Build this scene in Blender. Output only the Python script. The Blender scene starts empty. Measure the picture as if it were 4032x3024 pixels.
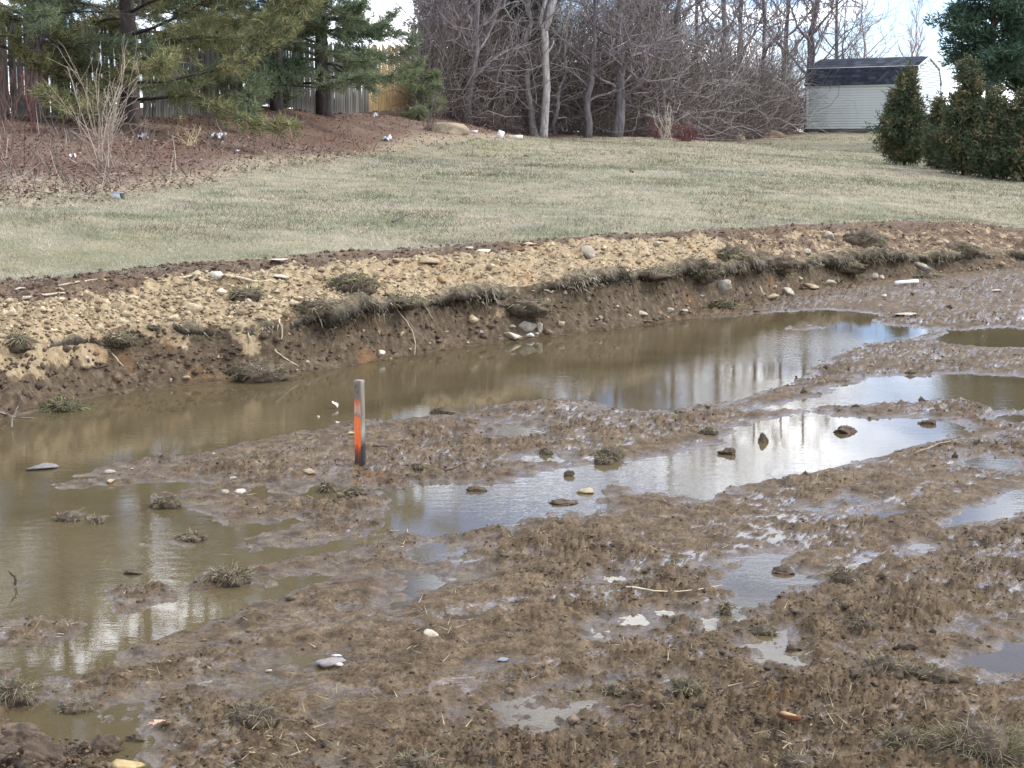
import bpy, math, random
import numpy as np
from mathutils import Vector, Matrix

# ------------------------------------------------------------------ camera
SC = bpy.context.scene
COL = SC.collection
PITCH = math.radians(8.9)
FPX = 6090.0                      # focal length in pixels of the 4032 px wide photograph
CAMZ = 1.6
cam_d = bpy.data.cameras.new('camera')
cam_d.sensor_width = 36.0
cam_d.lens = 36.0 * FPX / 4032.0
cam_d.clip_start = 0.1
cam_d.clip_end = 5000
cam = bpy.data.objects.new('camera', cam_d)
cam.location = (0, 0, CAMZ)
cam.rotation_euler = (math.pi / 2 - PITCH, 0, 0)
COL.objects.link(cam)
SC.camera = cam

# ------------------------------------------------------------------ sky and sun
SUN_EL, SUN_AZ = math.radians(40), math.radians(82)     # azimuth clockwise from +Y
world = bpy.data.worlds.new('World')
SC.world = world
world.use_nodes = True
wn, wl = world.node_tree.nodes, world.node_tree.links
wn.clear()
w_out = wn.new('ShaderNodeOutputWorld')
w_bg = wn.new('ShaderNodeBackground')
w_bg.inputs['Strength'].default_value = 0.12
w_sky = wn.new('ShaderNodeTexSky')
w_sky.sky_type = 'NISHITA'
w_sky.sun_disc = False
w_sky.sun_elevation = SUN_EL
w_sky.sun_rotation = SUN_AZ
w_sky.air_density = 1.0
w_sky.dust_density = 0.2
w_sky.ozone_density = 1.5
w_tc = wn.new('ShaderNodeTexCoord')
w_sep = wn.new('ShaderNodeSeparateXYZ')
wl.new(w_tc.outputs['Generated'], w_sep.inputs[0])
w_abs = wn.new('ShaderNodeMath'); w_abs.operation = 'ABSOLUTE'
wl.new(w_sep.outputs['Z'], w_abs.inputs[0])
w_add = wn.new('ShaderNodeMath'); w_add.operation = 'ADD'; w_add.inputs[1].default_value = 0.22
wl.new(w_abs.outputs[0], w_add.inputs[0])
w_div = wn.new('ShaderNodeVectorMath'); w_div.operation = 'DIVIDE'
wl.new(w_tc.outputs['Generated'], w_div.inputs[0])
w_cmb = wn.new('ShaderNodeCombineXYZ')
for i in range(3):
    wl.new(w_add.outputs[0], w_cmb.inputs[i])
wl.new(w_cmb.outputs[0], w_div.inputs[1])
w_noi = wn.new('ShaderNodeTexNoise')
w_noi.inputs['Scale'].default_value = 2.1
w_noi.inputs['Detail'].default_value = 7.0
w_noi.inputs['Roughness'].default_value = 0.55
w_noi.inputs['Distortion'].default_value = 0.4
w_map = wn.new('ShaderNodeMapping')
w_map.inputs['Location'].default_value = (13.7, 7.1, 21.0)
wl.new(w_div.outputs[0], w_map.inputs[0])
wl.new(w_map.outputs[0], w_noi.inputs['Vector'])
w_ramp = wn.new('ShaderNodeValToRGB')
w_ramp.color_ramp.elements[0].position = 0.46
w_ramp.color_ramp.elements[1].position = 0.62
wl.new(w_noi.outputs['Fac'], w_ramp.inputs[0])
w_mix = wn.new('ShaderNodeMix'); w_mix.data_type = 'RGBA'
wl.new(w_ramp.outputs['Color'], w_mix.inputs[0])
w_tint = wn.new('ShaderNodeMix'); w_tint.data_type = 'RGBA'; w_tint.blend_type = 'MULTIPLY'
w_tint.inputs[0].default_value = 1.0
w_tint.inputs[7].default_value = (0.86, 0.94, 1.22, 1)
wl.new(w_sky.outputs[0], w_tint.inputs[6])
wl.new(w_tint.outputs[2], w_mix.inputs[6])
w_mix.inputs[7].default_value = (20.0, 20.5, 21.4, 1)      # bright thin cloud
wl.new(w_mix.outputs[2], w_bg.inputs['Color'])
wl.new(w_bg.outputs[0], w_out.inputs[0])

sun_d = bpy.data.lights.new('sun', 'SUN')
sun_d.energy = 1.5
sun_d.angle = math.radians(12)
sun_d.color = (1.0, 0.96, 0.9)
sun = bpy.data.objects.new('sun', sun_d)
sd = Vector((math.sin(SUN_AZ) * math.cos(SUN_EL), math.cos(SUN_AZ) * math.cos(SUN_EL), math.sin(SUN_EL)))
sun.rotation_euler = sd.to_track_quat('Z', 'Y').to_euler()
sun.location = sd * 60
COL.objects.link(sun)

SC.view_settings.view_transform = 'Standard'
SC.view_settings.look = 'None'
SC.view_settings.exposure = 1.0
SC.view_settings.gamma = 1.0
SC.view_settings.use_curve_mapping = False
SC.cycles.use_denoising = True
SC.cycles.max_bounces = 6
SC.cycles.transparent_max_bounces = 8
SC.cycles.caustics_reflective = False
SC.cycles.caustics_refractive = False

# ------------------------------------------------------------------ helpers
RNG = np.random.default_rng(7)
random.seed(7)
_cp, _sp = math.cos(PITCH), math.sin(PITCH)

def ray(px, py):
    """direction of a photograph pixel, scaled so that its Y component is 1"""
    a, b = (px - 2016) / FPX, (py - 1512) / FPX
    y = _cp - b * _sp
    return a / y, (-_sp - b * _cp) / y

def at_d(px, py, d):
    rx, rz = ray(px, py)
    return np.array([rx * d, d, CAMZ + rz * d])

def at_z(px, py, z=0.0):
    rx, rz = ray(px, py)
    d = (z - CAMZ) / rz
    return np.array([rx * d, d, z])

def _h(ix, iy, seed):
    n = (ix.astype(np.int64) * 374761393 + iy.astype(np.int64) * 668265263 + seed * 974711) & 0xFFFFFFFF
    n = ((n ^ (n >> 13)) * 1274126177) & 0xFFFFFFFF
    return (n ^ (n >> 16)) & 0xFFFFFFFF

_GA = np.arange(256) * (2 * math.pi / 256)
_GX, _GY = np.cos(_GA), np.sin(_GA)

def perlin(x, y, seed=0):
    x0, y0 = np.floor(x), np.floor(y)
    fx, fy = x - x0, y - y0
    u = fx * fx * fx * (fx * (fx * 6 - 15) + 10)
    v = fy * fy * fy * (fy * (fy * 6 - 15) + 10)
    def g(dx, dy):
        k = _h(x0 + dx, y0 + dy, seed) & 255
        return _GX[k] * (fx - dx) + _GY[k] * (fy - dy)
    a = g(0, 0); a = a + u * (g(1, 0) - a)
    b = g(0, 1); b = b + u * (g(1, 1) - b)
    return (a + v * (b - a)) * 1.5

def fbm(x, y, octv, seed=0, gain=0.5):
    s, amp, t = 0.0, 1.0, 0.0
    for i in range(octv):
        s = s + amp * perlin(x * 2 ** i + 17.3 * i, y * 2 ** i - 9.1 * i, seed + i * 31)
        t += amp; amp *= gain
    return s / t

def sstep(a, b, x):
    t = np.clip((x - a) / (b - a), 0, 1)
    return t * t * (3 - 2 * t)

def make_mesh(name, V, quads=None, tris=None, col=None, smooth=False, attrs=None):
    me = bpy.data.meshes.new(name)
    V = np.asarray(V, dtype=np.float32)
    q = np.zeros((0, 4), np.int32) if quads is None else np.asarray(quads, np.int32).reshape(-1, 4)
    t = np.zeros((0, 3), np.int32) if tris is None else np.asarray(tris, np.int32).reshape(-1, 3)
    me.vertices.add(len(V)); me.vertices.foreach_set('co', V.ravel())
    me.loops.add(len(q) * 4 + len(t) * 3)
    me.loops.foreach_set('vertex_index', np.concatenate([q.ravel(), t.ravel()]).astype(np.int32))
    me.polygons.add(len(q) + len(t))
    tot = np.concatenate([np.full(len(q), 4), np.full(len(t), 3)]).astype(np.int32)
    st = np.concatenate([[0], np.cumsum(tot)[:-1]]).astype(np.int32) if len(tot) else tot
    me.polygons.foreach_set('loop_start', st)
    me.polygons.foreach_set('loop_total', tot)
    if smooth:
        me.polygons.foreach_set('use_smooth', np.ones(len(tot), bool))
    if col is not None:
        c = np.ones((len(V), 4), np.float32); c[:, :3] = col
        a = me.color_attributes.new('Col', 'FLOAT_COLOR', 'POINT')
        a.data.foreach_set('color', c.ravel())
    for k, v in (attrs or {}).items():
        a = me.attributes.new(k, 'FLOAT', 'POINT')
        a.data.foreach_set('value', np.asarray(v, np.float32))
    me.update(calc_edges=True)
    return me

def link(name, me, mats, parent=None, loc=None, rot=None):
    o = bpy.data.objects.new(name, me)
    COL.objects.link(o)
    if me is not None and mats is not None:
        for m in (mats if isinstance(mats, (list, tuple)) else [mats]):
            if m.name not in [x.name for x in me.materials if x]:
                me.materials.append(m)
    if parent is not None:
        o.parent = parent
    if loc is not None:
        o.location = loc
    if rot is not None:
        o.rotation_euler = rot
    return o

def tag(o, label=None, cat=None, group=None, kind=None):
    if label: o['label'] = label
    if cat: o['category'] = cat
    if group: o['group'] = group
    if kind: o['kind'] = kind
    return o

def empty(name, loc, rz=0.0):
    o = bpy.data.objects.new(name, None)
    o.empty_display_size = 0.2
    COL.objects.link(o)
    o.location = loc
    o.rotation_euler = (0, 0, rz)
    return o

class Acc:
    """collects geometry for one mesh"""
    def __init__(s):
        s.V, s.Q, s.T, s.C, s.n = [], [], [], [], 0
    def add(s, V, quads=None, tris=None, col=(1, 1, 1)):
        V = np.asarray(V, float).reshape(-1, 3)
        if quads is not None and len(quads): s.Q.append(np.asarray(quads).reshape(-1, 4) + s.n)
        if tris is not None and len(tris): s.T.append(np.asarray(tris).reshape(-1, 3) + s.n)
        c = np.asarray(col, float)
        s.C.append(np.broadcast_to(c, (len(V), 3)) if c.ndim == 1 else c)
        s.V.append(V); s.n += len(V)
    def mesh(s, name, smooth=False):
        return make_mesh(name, np.concatenate(s.V), np.concatenate(s.Q) if s.Q else None,
                         np.concatenate(s.T) if s.T else None, np.concatenate(s.C), smooth)
    def build(s, name, mat, parent=None, smooth=False, origin=None):
        if origin is not None:
            s.V = [v - np.asarray(origin) for v in s.V]
        return link(name, s.mesh(name, smooth), mat, parent)
    def box(s, c, size, col=(1, 1, 1), R=None):
        h = np.asarray(size, float) / 2
        v = np.array([[x, y, z] for z in (-1, 1) for y in (-1, 1) for x in (-1, 1)], float) * h
        if R is not None: v = v @ np.asarray(R).T
        s.add(v + np.asarray(c, float), [[0, 2, 3, 1], [4, 5, 7, 6], [0, 1, 5, 4], [2, 6, 7, 3], [0, 4, 6, 2], [1, 3, 7, 5]], col=col)
    def tube(s, P, R, sides=6, col=(1, 1, 1), jitter=0.0, rng=None):
        P = np.asarray(P, float); R = np.broadcast_to(np.asarray(R, float), (len(P),))
        T = np.gradient(P, axis=0); T /= np.linalg.norm(T, axis=1, keepdims=True) + 1e-9
        ref = np.array([1.0, 0, 0]) if abs(T[0][0]) < 0.8 else np.array([0, 1.0, 0])
        A = np.cross(T, ref); A /= np.linalg.norm(A, axis=1, keepdims=True) + 1e-9
        B = np.cross(T, A)
        th = np.arange(sides) * 2 * math.pi / sides
        rr = R[:, None] * np.ones(sides)
        if jitter and rng is not None:
            rr = rr * (1 + rng.normal(0, jitter, rr.shape))
        ring = P[:, None] + rr[..., None] * (np.cos(th)[None, :, None] * A[:, None] + np.sin(th)[None, :, None] * B[:, None])
        n = len(P); V = ring.reshape(-1, 3)
        i, j = np.meshgrid(np.arange(n - 1), np.arange(sides), indexing='ij')
        a = i * sides + j; b = i * sides + (j + 1) % sides
        Q = np.stack([a, b, b + sides, a + sides], -1).reshape(-1, 4)
        V = np.concatenate([V, [P[0], P[-1]]])
        k = np.arange(sides); m = n * sides
        T1 = np.stack([np.full(sides, m), (k + 1) % sides, k], -1)
        T2 = np.stack([np.full(sides, m + 1), k + (n - 1) * sides, (k + 1) % sides + (n - 1) * sides], -1)
        s.add(V, Q, np.concatenate([T1, T2]), col)
    def segs(s, P0, P1, R0, R1, col=(1, 1, 1)):
        """many three-sided twig pieces"""
        P0, P1 = np.asarray(P0, float), np.asarray(P1, float)
        n = len(P0)
        if n == 0: return
        R0 = np.broadcast_to(R0, (n,)); R1 = np.broadcast_to(R1, (n,))
        T = P1 - P0; T = T / (np.linalg.norm(T, axis=1, keepdims=True) + 1e-9)
        ref = np.where(np.abs(T[:, :1]) < 0.8, np.array([[1.0, 0, 0]]), np.array([[0, 1.0, 0]]))
        A = np.cross(T, ref); A /= np.linalg.norm(A, axis=1, keepdims=True) + 1e-9
        B = np.cross(T, A)
        V = np.empty((n, 6, 3))
        for k in range(3):
            th = k * 2 * math.pi / 3
            d = math.cos(th) * A + math.sin(th) * B
            V[:, k] = P0 + d * R0[:, None]; V[:, 3 + k] = P1 + d * R1[:, None]
        b = (np.arange(n) * 6)[:, None]
        Q = np.concatenate([b + [[0, 1, 4, 3]], b + [[1, 2, 5, 4]], b + [[2, 0, 3, 5]]])
        c = np.asarray(col, float)
        if c.ndim == 2: c = np.repeat(c, 6, axis=0)
        s.add(V.reshape(-1, 3), Q, col=c)
    def leaves(s, P, D, L, W, col, rng, tri=False, flat=None):
        """many small pointed leaves or blades: base P, direction D, length L, width W"""
        n = len(P)
        if n == 0: return
        D = D / (np.linalg.norm(D, axis=1, keepdims=True) + 1e-9)
        r = rng.normal(size=(n, 3)) if flat is None else np.broadcast_to(np.asarray(flat, float), (n, 3)) + rng.normal(0, .25, (n, 3))
        S = np.cross(D, r); S /= np.linalg.norm(S, axis=1, keepdims=True) + 1e-9
        L = np.broadcast_to(L, (n,))[:, None]; W = np.broadcast_to(W, (n,))[:, None]
        c = np.asarray(col, float)
        if tri:
            V = np.stack([P - S * W / 2, P + S * W / 2, P + D * L], 1)
            T = (np.arange(n) * 3)[:, None] + [[0, 1, 2]]
            s.add(V.reshape(-1, 3), None, T, np.repeat(c, 3, axis=0) if c.ndim == 2 else c)
        else:
            V = np.stack([P, P + D * L * .45 - S * W / 2, P + D * L, P + D * L * .45 + S * W / 2], 1)
            Q = (np.arange(n) * 4)[:, None] + [[0, 1, 2, 3]]
            s.add(V.reshape(-1, 3), Q, None, np.repeat(c, 4, axis=0) if c.ndim == 2 else c)

# ------------------------------------------------------------------ materials
def new_mat(name):
    m = bpy.data.materials.new(name)
    m.use_nodes = True
    return m, m.node_tree.nodes, m.node_tree.links, m.node_tree.nodes['Principled BSDF']

def noise_node(nodes, links, scale, detail=4, rough=0.55, vec=None, stretch=None):
    t = nodes.new('ShaderNodeTexNoise')
    t.inputs['Scale'].default_value = scale
    t.inputs['Detail'].default_value = detail
    t.inputs['Roughness'].default_value = rough
    if vec is None:
        vec = nodes.new('ShaderNodeTexCoord').outputs['Object']
    if stretch:
        mp = nodes.new('ShaderNodeMapping'); mp.inputs['Scale'].default_value = stretch
        links.new(vec, mp.inputs[0]); vec = mp.outputs[0]
    links.new(vec, t.inputs['Vector'])
    return t

def ramp_node(nodes, links, src, stops):
    r = nodes.new('ShaderNodeValToRGB')
    e = r.color_ramp.elements
    while len(e) > 1: e.remove(e[-1])
    for i, (p, c) in enumerate(stops):
        el = e[0] if i == 0 else e.new(p)
        el.position = p
        el.color = (*c, 1) if len(c) == 3 else c
    links.new(src, r.inputs[0])
    return r

def mulcol(nodes, links, a, b, fac=1.0):
    m = nodes.new('ShaderNodeMix'); m.data_type = 'RGBA'; m.blend_type = 'MULTIPLY'
    m.inputs[0].default_value = fac
    links.new(a, m.inputs[6]); links.new(b, m.inputs[7])
    return m.outputs[2]

def bump_node(nodes, links, src, bs, strength, dist):
    b = nodes.new('ShaderNodeBump')
    b.inputs['Strength'].default_value = strength
    b.inputs['Distance'].default_value = dist
    links.new(src, b.inputs['Height'])
    links.new(b.outputs[0], bs.inputs['Normal'])
    return b

def mat_vcol(name, rough=0.8, nscale=30, var=(0.7, 1.25), bump=0.3, bdist=0.01, spec=0.3, translucent=0.0, stretch=None):
    """colour from the 'Col' attribute, with grain"""
    m, N, L, bs = new_mat(name)
    at = N.new('ShaderNodeAttribute'); at.attribute_name = 'Col'
    no = noise_node(N, L, nscale, 5, stretch=stretch)
    r = ramp_node(N, L, no.outputs['Fac'], [(0.3, (var[0],) * 3), (0.7, (var[1],) * 3)])
    L.new(mulcol(N, L, at.outputs['Color'], r.outputs[0]), bs.inputs['Base Color'])
    bs.inputs['Roughness'].default_value = rough
    bs.inputs['Specular IOR Level'].default_value = spec
    if bump: bump_node(N, L, no.outputs['Fac'], bs, bump, bdist)
    if translucent:
        tr = N.new('ShaderNodeBsdfTranslucent')
        L.new(at.outputs['Color'], tr.inputs['Color'])
        mx = N.new('ShaderNodeMixShader'); mx.inputs[0].default_value = translucent
        L.new(bs.outputs[0], mx.inputs[1]); L.new(tr.outputs[0], mx.inputs[2])
        L.new(mx.outputs[0], N['Material Output'].inputs['Surface'])
    return m

def mat_plain(name, c1, c2, scale=20, rough=0.7, bump=0.2, bdist=0.005, spec=0.4, stretch=None, metallic=0.0):
    m, N, L, bs = new_mat(name)
    no = noise_node(N, L, scale, 5, stretch=stretch)
    r = ramp_node(N, L, no.outputs['Fac'], [(0.3, c1), (0.7, c2)])
    L.new(r.outputs[0], bs.inputs['Base Color'])
    bs.inputs['Roughness'].default_value = rough
    bs.inputs['Specular IOR Level'].default_value = spec
    bs.inputs['Metallic'].default_value = metallic
    if bump: bump_node(N, L, no.outputs['Fac'], bs, bump, bdist)
    return m

# ------------------------------------------------------------------ terrain
S = 4032 / 2212.0
# column, foot of the cut, lip of the turf, edge of the lawn (photograph rows, in a 2212 px wide view)
BANK = [(0, 900, 742, 608), (150, 862, 722, 595), (300, 835, 700, 580), (450, 822, 702, 566), (600, 812, 690, 555),
        (700, 795, 662, 548), (850, 768, 648, 540), (1000, 745, 630, 528), (1100, 733, 622, 522), (1200, 722, 606, 516),
        (1350, 704, 590, 508), (1500, 676, 574, 498), (1650, 645, 566, 490), (1800, 616, 556, 482), (1950, 600, 551, 476),
        (2080, 590, 549, 480), (2212, 580, 546, 492)]
FP, LP_, EP = [], [], []
for (bx_, f_, l_, e_) in BANK:
    p = at_z(bx_ * S, f_ * S, 0.02); FP.append(p)
    LP_.append(at_d(bx_ * S, l_ * S, p[1] + 0.30))
    EP.append(at_d(bx_ * S, e_ * S, p[1] + 2.4))
def ext(P):
    P = np.array(P)
    a = P[0] + np.array([-8, -7.0, 0]); b = P[-1] + np.array([12, 11.0, 0])
    return np.concatenate([[a], P, [b]])
FP, LP_, EP = ext(FP), ext(LP_), ext(EP)
for P in (FP, LP_, EP):
    assert np.all(np.diff(P[:, 0]) > 0)

def curve(P, X, k):
    return np.interp(X, P[:, 0], P[:, k])

# ground beyond the lawn edge: points read off the photograph, distances from the sizes of fence, shed and trees
CTRL = [(0, 795, 17), (0, 462, 28.5), (-600, 470, 26), (-600, 800, 15), (500, 478, 31), (470, 778, 18.5), (820, 720, 22), (1020, 668, 25), (1085, 432, 37.5), (1275, 452, 39.5),
        (1400, 605, 32), (1600, 432, 47), (1600, 590, 36), (2100, 543, 47), (2600, 546, 48), (3000, 556, 57),
        (3170, 522, 64.6), (3600, 524, 62), (3500, 648, 40), (4032, 722, 35), (4500, 760, 33), (3300, 592, 52)]
cp = [at_d(*c) for c in CTRL]
cp += [p for p in EP[1:-1:2]]
cp += [np.array(q, float) for q in ((0, 22, .82), (0, 30, 1.1), (0, 38, 1.36), (-2.3, 30, 1.25), (3, 30, 1.02), (3.8, 38, 1.25), (2.4, 24, .85), (6, 30, .85), (8, 38, 1.1), (-13, 34, 2.1), (-7, 44, 2.5), (-14, 45, 2.1), (-6, 58, 2.3), (4, 60, 1.9), (20, 70, 2.0), (-20, 75, 2.1), (0, 78, 2.0), (38, 78, 2.0), (28, 45, 1.3), (25, 28, .6), (-22, 28, 1.9), (-16, 12, .9))]
cp = np.array(cp)
def _phi(r):
    return -np.sqrt(r * r + .6)
_n = len(cp)
_A = np.zeros((_n + 3, _n + 3))
_A[:_n, :_n] = _phi(np.hypot(cp[:, None, 0] - cp[None, :, 0], cp[:, None, 1] - cp[None, :, 1])) - np.eye(_n) * 0.3
_A[:_n, _n] = 1; _A[:_n, _n + 1:] = cp[:, :2]
_A[_n:, :_n] = _A[:_n, _n:].T
_w = np.linalg.solve(_A, np.concatenate([cp[:, 2], np.zeros(3)]))
def lawn_z(X, Y):
    X = np.clip(X, -24, 40); Y = np.clip(Y, 6, 80)
    z = _w[_n] + _w[_n + 1] * X + _w[_n + 2] * Y
    for i in range(_n):
        z = z + _w[i] * _phi(np.hypot(X - cp[i, 0], Y - cp[i, 1]))
    return z

# puddles: outlines on the mud, read as pixels of the 2212 px wide view
PUD = [
    [(-60, 905), (100, 872), (160, 858), (330, 832), (480, 824), (600, 814), (700, 796), (830, 770), (1000, 746), (1100, 736), (1200, 724), (1340, 706),
     (1480, 691), (1640, 679), (1750, 670), (1850, 672), (1900, 685), (1880, 702), (1960, 706), (2005, 716), (1960, 732), (1850, 742), (1780, 782), (1690, 835), (1560, 868), (1440, 890), (1330, 880),
     (1240, 860), (1100, 864), (1000, 890), (900, 899), (790, 904), (720, 912), (640, 935), (560, 950), (480, 968), (340, 986), (230, 1004), (150, 1030), (90, 1052), (-60, 1040)],
    [(-60, 1010), (110, 1055), (230, 1046), (340, 1040), (420, 1052), (345, 1085), (430, 1108), (430, 1146), (560, 1140), (650, 1124), (530, 1166), (446, 1180),
     (455, 1200), (580, 1187), (700, 1178), (880, 1138), (765, 1192), (620, 1212), (550, 1217), (430, 1242), (395, 1272), (520, 1274), (565, 1240), (680, 1238), (705, 1254),
     (600, 1290), (520, 1310), (460, 1350), (340, 1386), (240, 1420), (150, 1450), (70, 1478), (60, 1440), (-60, 1450)],
    [(820, 1062), (930, 1044), (1060, 1050), (1190, 1020), (1300, 1004), (1385, 1010), (1310, 1050), (1295, 1098), (1200, 1110), (1130, 1126), (1040, 1150), (950, 1160), (885, 1152), (800, 1150), (860, 1110)],
    [(885, 1192), (960, 1174), (985, 1195), (940, 1212)],
    [(1330, 1000), (1440, 984), (1560, 960), (1575, 935), (1640, 908), (1760, 893), (1900, 908), (2060, 903), (2080, 935), (1980, 962), (1860, 992), (1700, 1022), (1600, 1047), (1480, 1080), (1430, 1070), (1350, 1050)],
    [(1640, 885), (1760, 860), (1830, 832), (1900, 815), (2070, 809), (2180, 813), (2290, 830), (2290, 862), (2110, 872), (2060, 860), (1960, 871), (1880, 868), (1760, 882)],
    [(2020, 735), (2060, 714), (2180, 709), (2290, 722), (2290, 748), (2150, 752), (2060, 746)],
    [(1525, 1256), (1580, 1214), (1650, 1194), (1718, 1198), (1725, 1226), (1750, 1248), (1690, 1270), (1640, 1280), (1620, 1312), (1560, 1352), (1528, 1342), (1580, 1292), (1540, 1276)],
    [(1595, 1368), (1660, 1368), (1680, 1394), (1720, 1410), (1702, 1432), (1640, 1428), (1596, 1396)],
    [(40, 1550), (100, 1512), (160, 1545), (230, 1552), (268, 1530), (295, 1575), (330, 1602), (270, 1655), (222, 1612), (140, 1618), (80, 1580)],
    [(2080, 1425), (2140, 1412), (2180, 1380), (2280, 1385), (2280, 1445), (2150, 1450)],
    [(2040, 1130), (2100, 1095), (2150, 1085), (2212, 1050), (2290, 1055), (2290, 1080), (2200, 1100), (2120, 1130), (2060, 1140)],
    [(2110, 868), (2212, 858), (2290, 870), (2290, 885), (2140, 884)],
]
for (cx, cy, rx, ry) in ((875, 1284, 26, 9), (850, 1312, 30, 9), (1370, 1346, 24, 10), (1294, 1370, 18, 7), (1448, 1326, 22, 8), (1110, 1520, 46, 13), (1022, 1538, 26, 8),
                         (724, 1556, 32, 14), (688, 1622, 26, 10), (1292, 1518, 26, 10), (1044, 1432, 22, 8), (1918, 1110, 34, 8), (2150, 1000, 30, 9), (1845, 1082, 24, 6),
                         (1175, 1570, 26, 9), (1440, 1475, 22, 6), (905, 1262, 22, 7), (1110, 930, 44, 14), (700, 1060, 40, 12), (1580, 1330, 34, 16), (560, 1060, 20, 12), (2200, 905, 30, 7),
                         (1760, 1100, 26, 6), (2000, 1185, 30, 8), (1330, 1250, 26, 7), (640, 1420, 26, 8), (500, 1490, 30, 9), (1180, 990, 30, 8)):
    PUD.append([(cx + rx * math.cos(a), cy + ry * math.sin(a)) for a in np.linspace(0, 2 * math.pi, 11)[:-1]])
ISL = [[(296, 1160), (330, 1146), (400, 1148), (440, 1158), (420, 1178), (330, 1174)],
       [(205, 1310), (250, 1272), (330, 1264), (382, 1270), (380, 1296), (300, 1318), (240, 1330)],
       [(-60, 1345), (60, 1330), (180, 1345), (170, 1372), (90, 1392), (-60, 1400)],
       [(120, 1108), (180, 1098), (235, 1112), (170, 1122)], [(440, 1240), (470, 1215), (560, 1228), (580, 1262), (480, 1280), (430, 1262)],
       [(1690, 704), (1760, 700), (1790, 708), (1740, 714), (1690, 712)], [(330, 1075), (360, 1055), (400, 1075), (380, 1098)],
       [(1790, 790), (1850, 770), (2000, 745), (2100, 765), (2080, 800), (1900, 808), (1810, 812)],
       [(1060, 880), (1120, 866), (1230, 868), (1290, 884), (1180, 892)]]
def to_ground(poly):
    return np.array([at_z(a * S, b * S)[:2] for a, b in poly])
PUDW = [to_ground(p) for p in PUD]
ISLW = [to_ground(p) for p in ISL]

def poly_sd(P, X, Y):
    """signed distance to a polygon, negative inside"""
    d = np.full(X.shape, 1e9); ins = np.zeros(X.shape, bool)
    n = len(P)
    for i in range(n):
        a, b = P[i], P[(i + 1) % n]
        ex, ey = b - a
        wx, wy = X - a[0], Y - a[1]
        t = np.clip((wx * ex + wy * ey) / (ex * ex + ey * ey + 1e-12), 0, 1)
        d = np.minimum(d, (wx - ex * t) ** 2 + (wy - ey * t) ** 2)
        c = ((a[1] > Y) != (b[1] > Y)) & (X < (b[0] - a[0]) * (Y - a[1]) / (b[1] - a[1] + 1e-12) + a[0])
        ins ^= c
    d = np.sqrt(d)
    return np.where(ins, -d, d)

def puddle_sd(X, Y):
    s = np.full(X.shape, 9.0)
    def near(P, out, neg):
        lo, hi = P.min(0) - 0.9, P.max(0) + 0.9
        m = (X > lo[0]) & (X < hi[0]) & (Y > lo[1]) & (Y < hi[1])
        if m.any():
            q = poly_sd(P, X[m], Y[m])
            out[m] = np.maximum(out[m], -q) if neg else np.minimum(out[m], q)
    for P in PUDW: near(P, s, False)
    for P in ISLW: near(P, s, True)
    return np.minimum(s, 0.9)

CA, SA = math.cos(math.radians(38)), math.sin(math.radians(38))
def mud_z(X, Y, fine=True):
    wx = 0.05 * perlin(X * 3.1, Y * 3.1, 5) + 0.025 * perlin(X * 9, Y * 9, 6)
    wy = 0.05 * perlin(X * 3.1, Y * 3.1, 7) + 0.025 * perlin(X * 9, Y * 9, 8)
    sd = puddle_sd(X + wx, Y + wy)
    sd = sd + .022 * sstep(7.0, 5.5, Y) * (X > -.9)
    h = np.where(sd > 0, 0.030 * (1 - np.exp(-sd / 0.20)), -0.038 * (1 - np.exp(sd / 0.075)))
    rise = sstep(0, 1.6, sd)
    wet = None
    u, v = X * CA + Y * SA, -X * SA + Y * CA           # along and across the wheel marks
    h = h + (0.014 * fbm(u * 0.45, v * 2.4, 3, 11) + 0.008 * fbm(u * .35, v * 6.0, 2, 12)) * (0.35 + 0.65 * sstep(-.05, .25, sd))
    rough = 0.42 + 0.68 * sstep(-0.25, 0.35, fbm(X * 0.9, Y * 0.9, 3, 21)) + .15 * rise
    rough = rough * (0.30 + 0.70 * sstep(0.0, 0.032, h))
    if fine:
        b1 = np.abs(perlin(X * 6.5, Y * 6.5, 41))
        b2 = np.abs(perlin(X * 15, Y * 15, 42))
        b3 = perlin(X * 34, Y * 34, 43)
        b4 = perlin(X * 75, Y * 75, 44)
        clod = sstep(.25, .75, perlin(X * 10, Y * 10, 45)) * .014
        h0 = h
        fine_ = rough * (0.040 * (b1 - .25) + 0.032 * (b2 - .28) + 0.036 * (np.abs(b3) - .28) + 0.018 * (np.abs(b4) - .28) + clod * 1.1)
        h = h + fine_
        shore = sstep(-.55, -.05, sd) * (1 - sstep(.10, .45, sd))
        h = h + 0.003 * perlin(X * 22, Y * 22, 47) + shore * (0.024 * fbm(u * 1.6, v * 4.5, 3, 48) + 0.010 * perlin(X * 13, Y * 13, 49) - .002)
        # films of water lie flat in the hollows of the mud
        lvl = h0 - .0065 + .012 * fbm(u * .9, v * 1.8, 3, 46) + .002 * perlin(X * 5, Y * 5, 50)
        wet = sstep(.0, .0035, lvl - h) * (h > .001)
        h = np.where(lvl > h, lvl + .10 * (h - lvl), h)
        return h, sd, wet
    return h, sd, rough

def edge_l(X):
    return curve(LP_, X, 1) + 0.15 * perlin(X * 1.7, X * 0 + 3.3, 51) + 0.09 * perlin(X * 5, X * 0 + 1.3, 52)
def edge_e(X, Y):
    return curve(EP, X, 1) + 0.22 * perlin(X * 1.1, Y * 0.4, 53) + 0.12 * perlin(X * 4, Y * 4, 54)
def edge_f(X):
    return curve(FP, X, 1) + 0.06 * perlin(X * 2.3, X * 0 + 8.3, 55)

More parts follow.
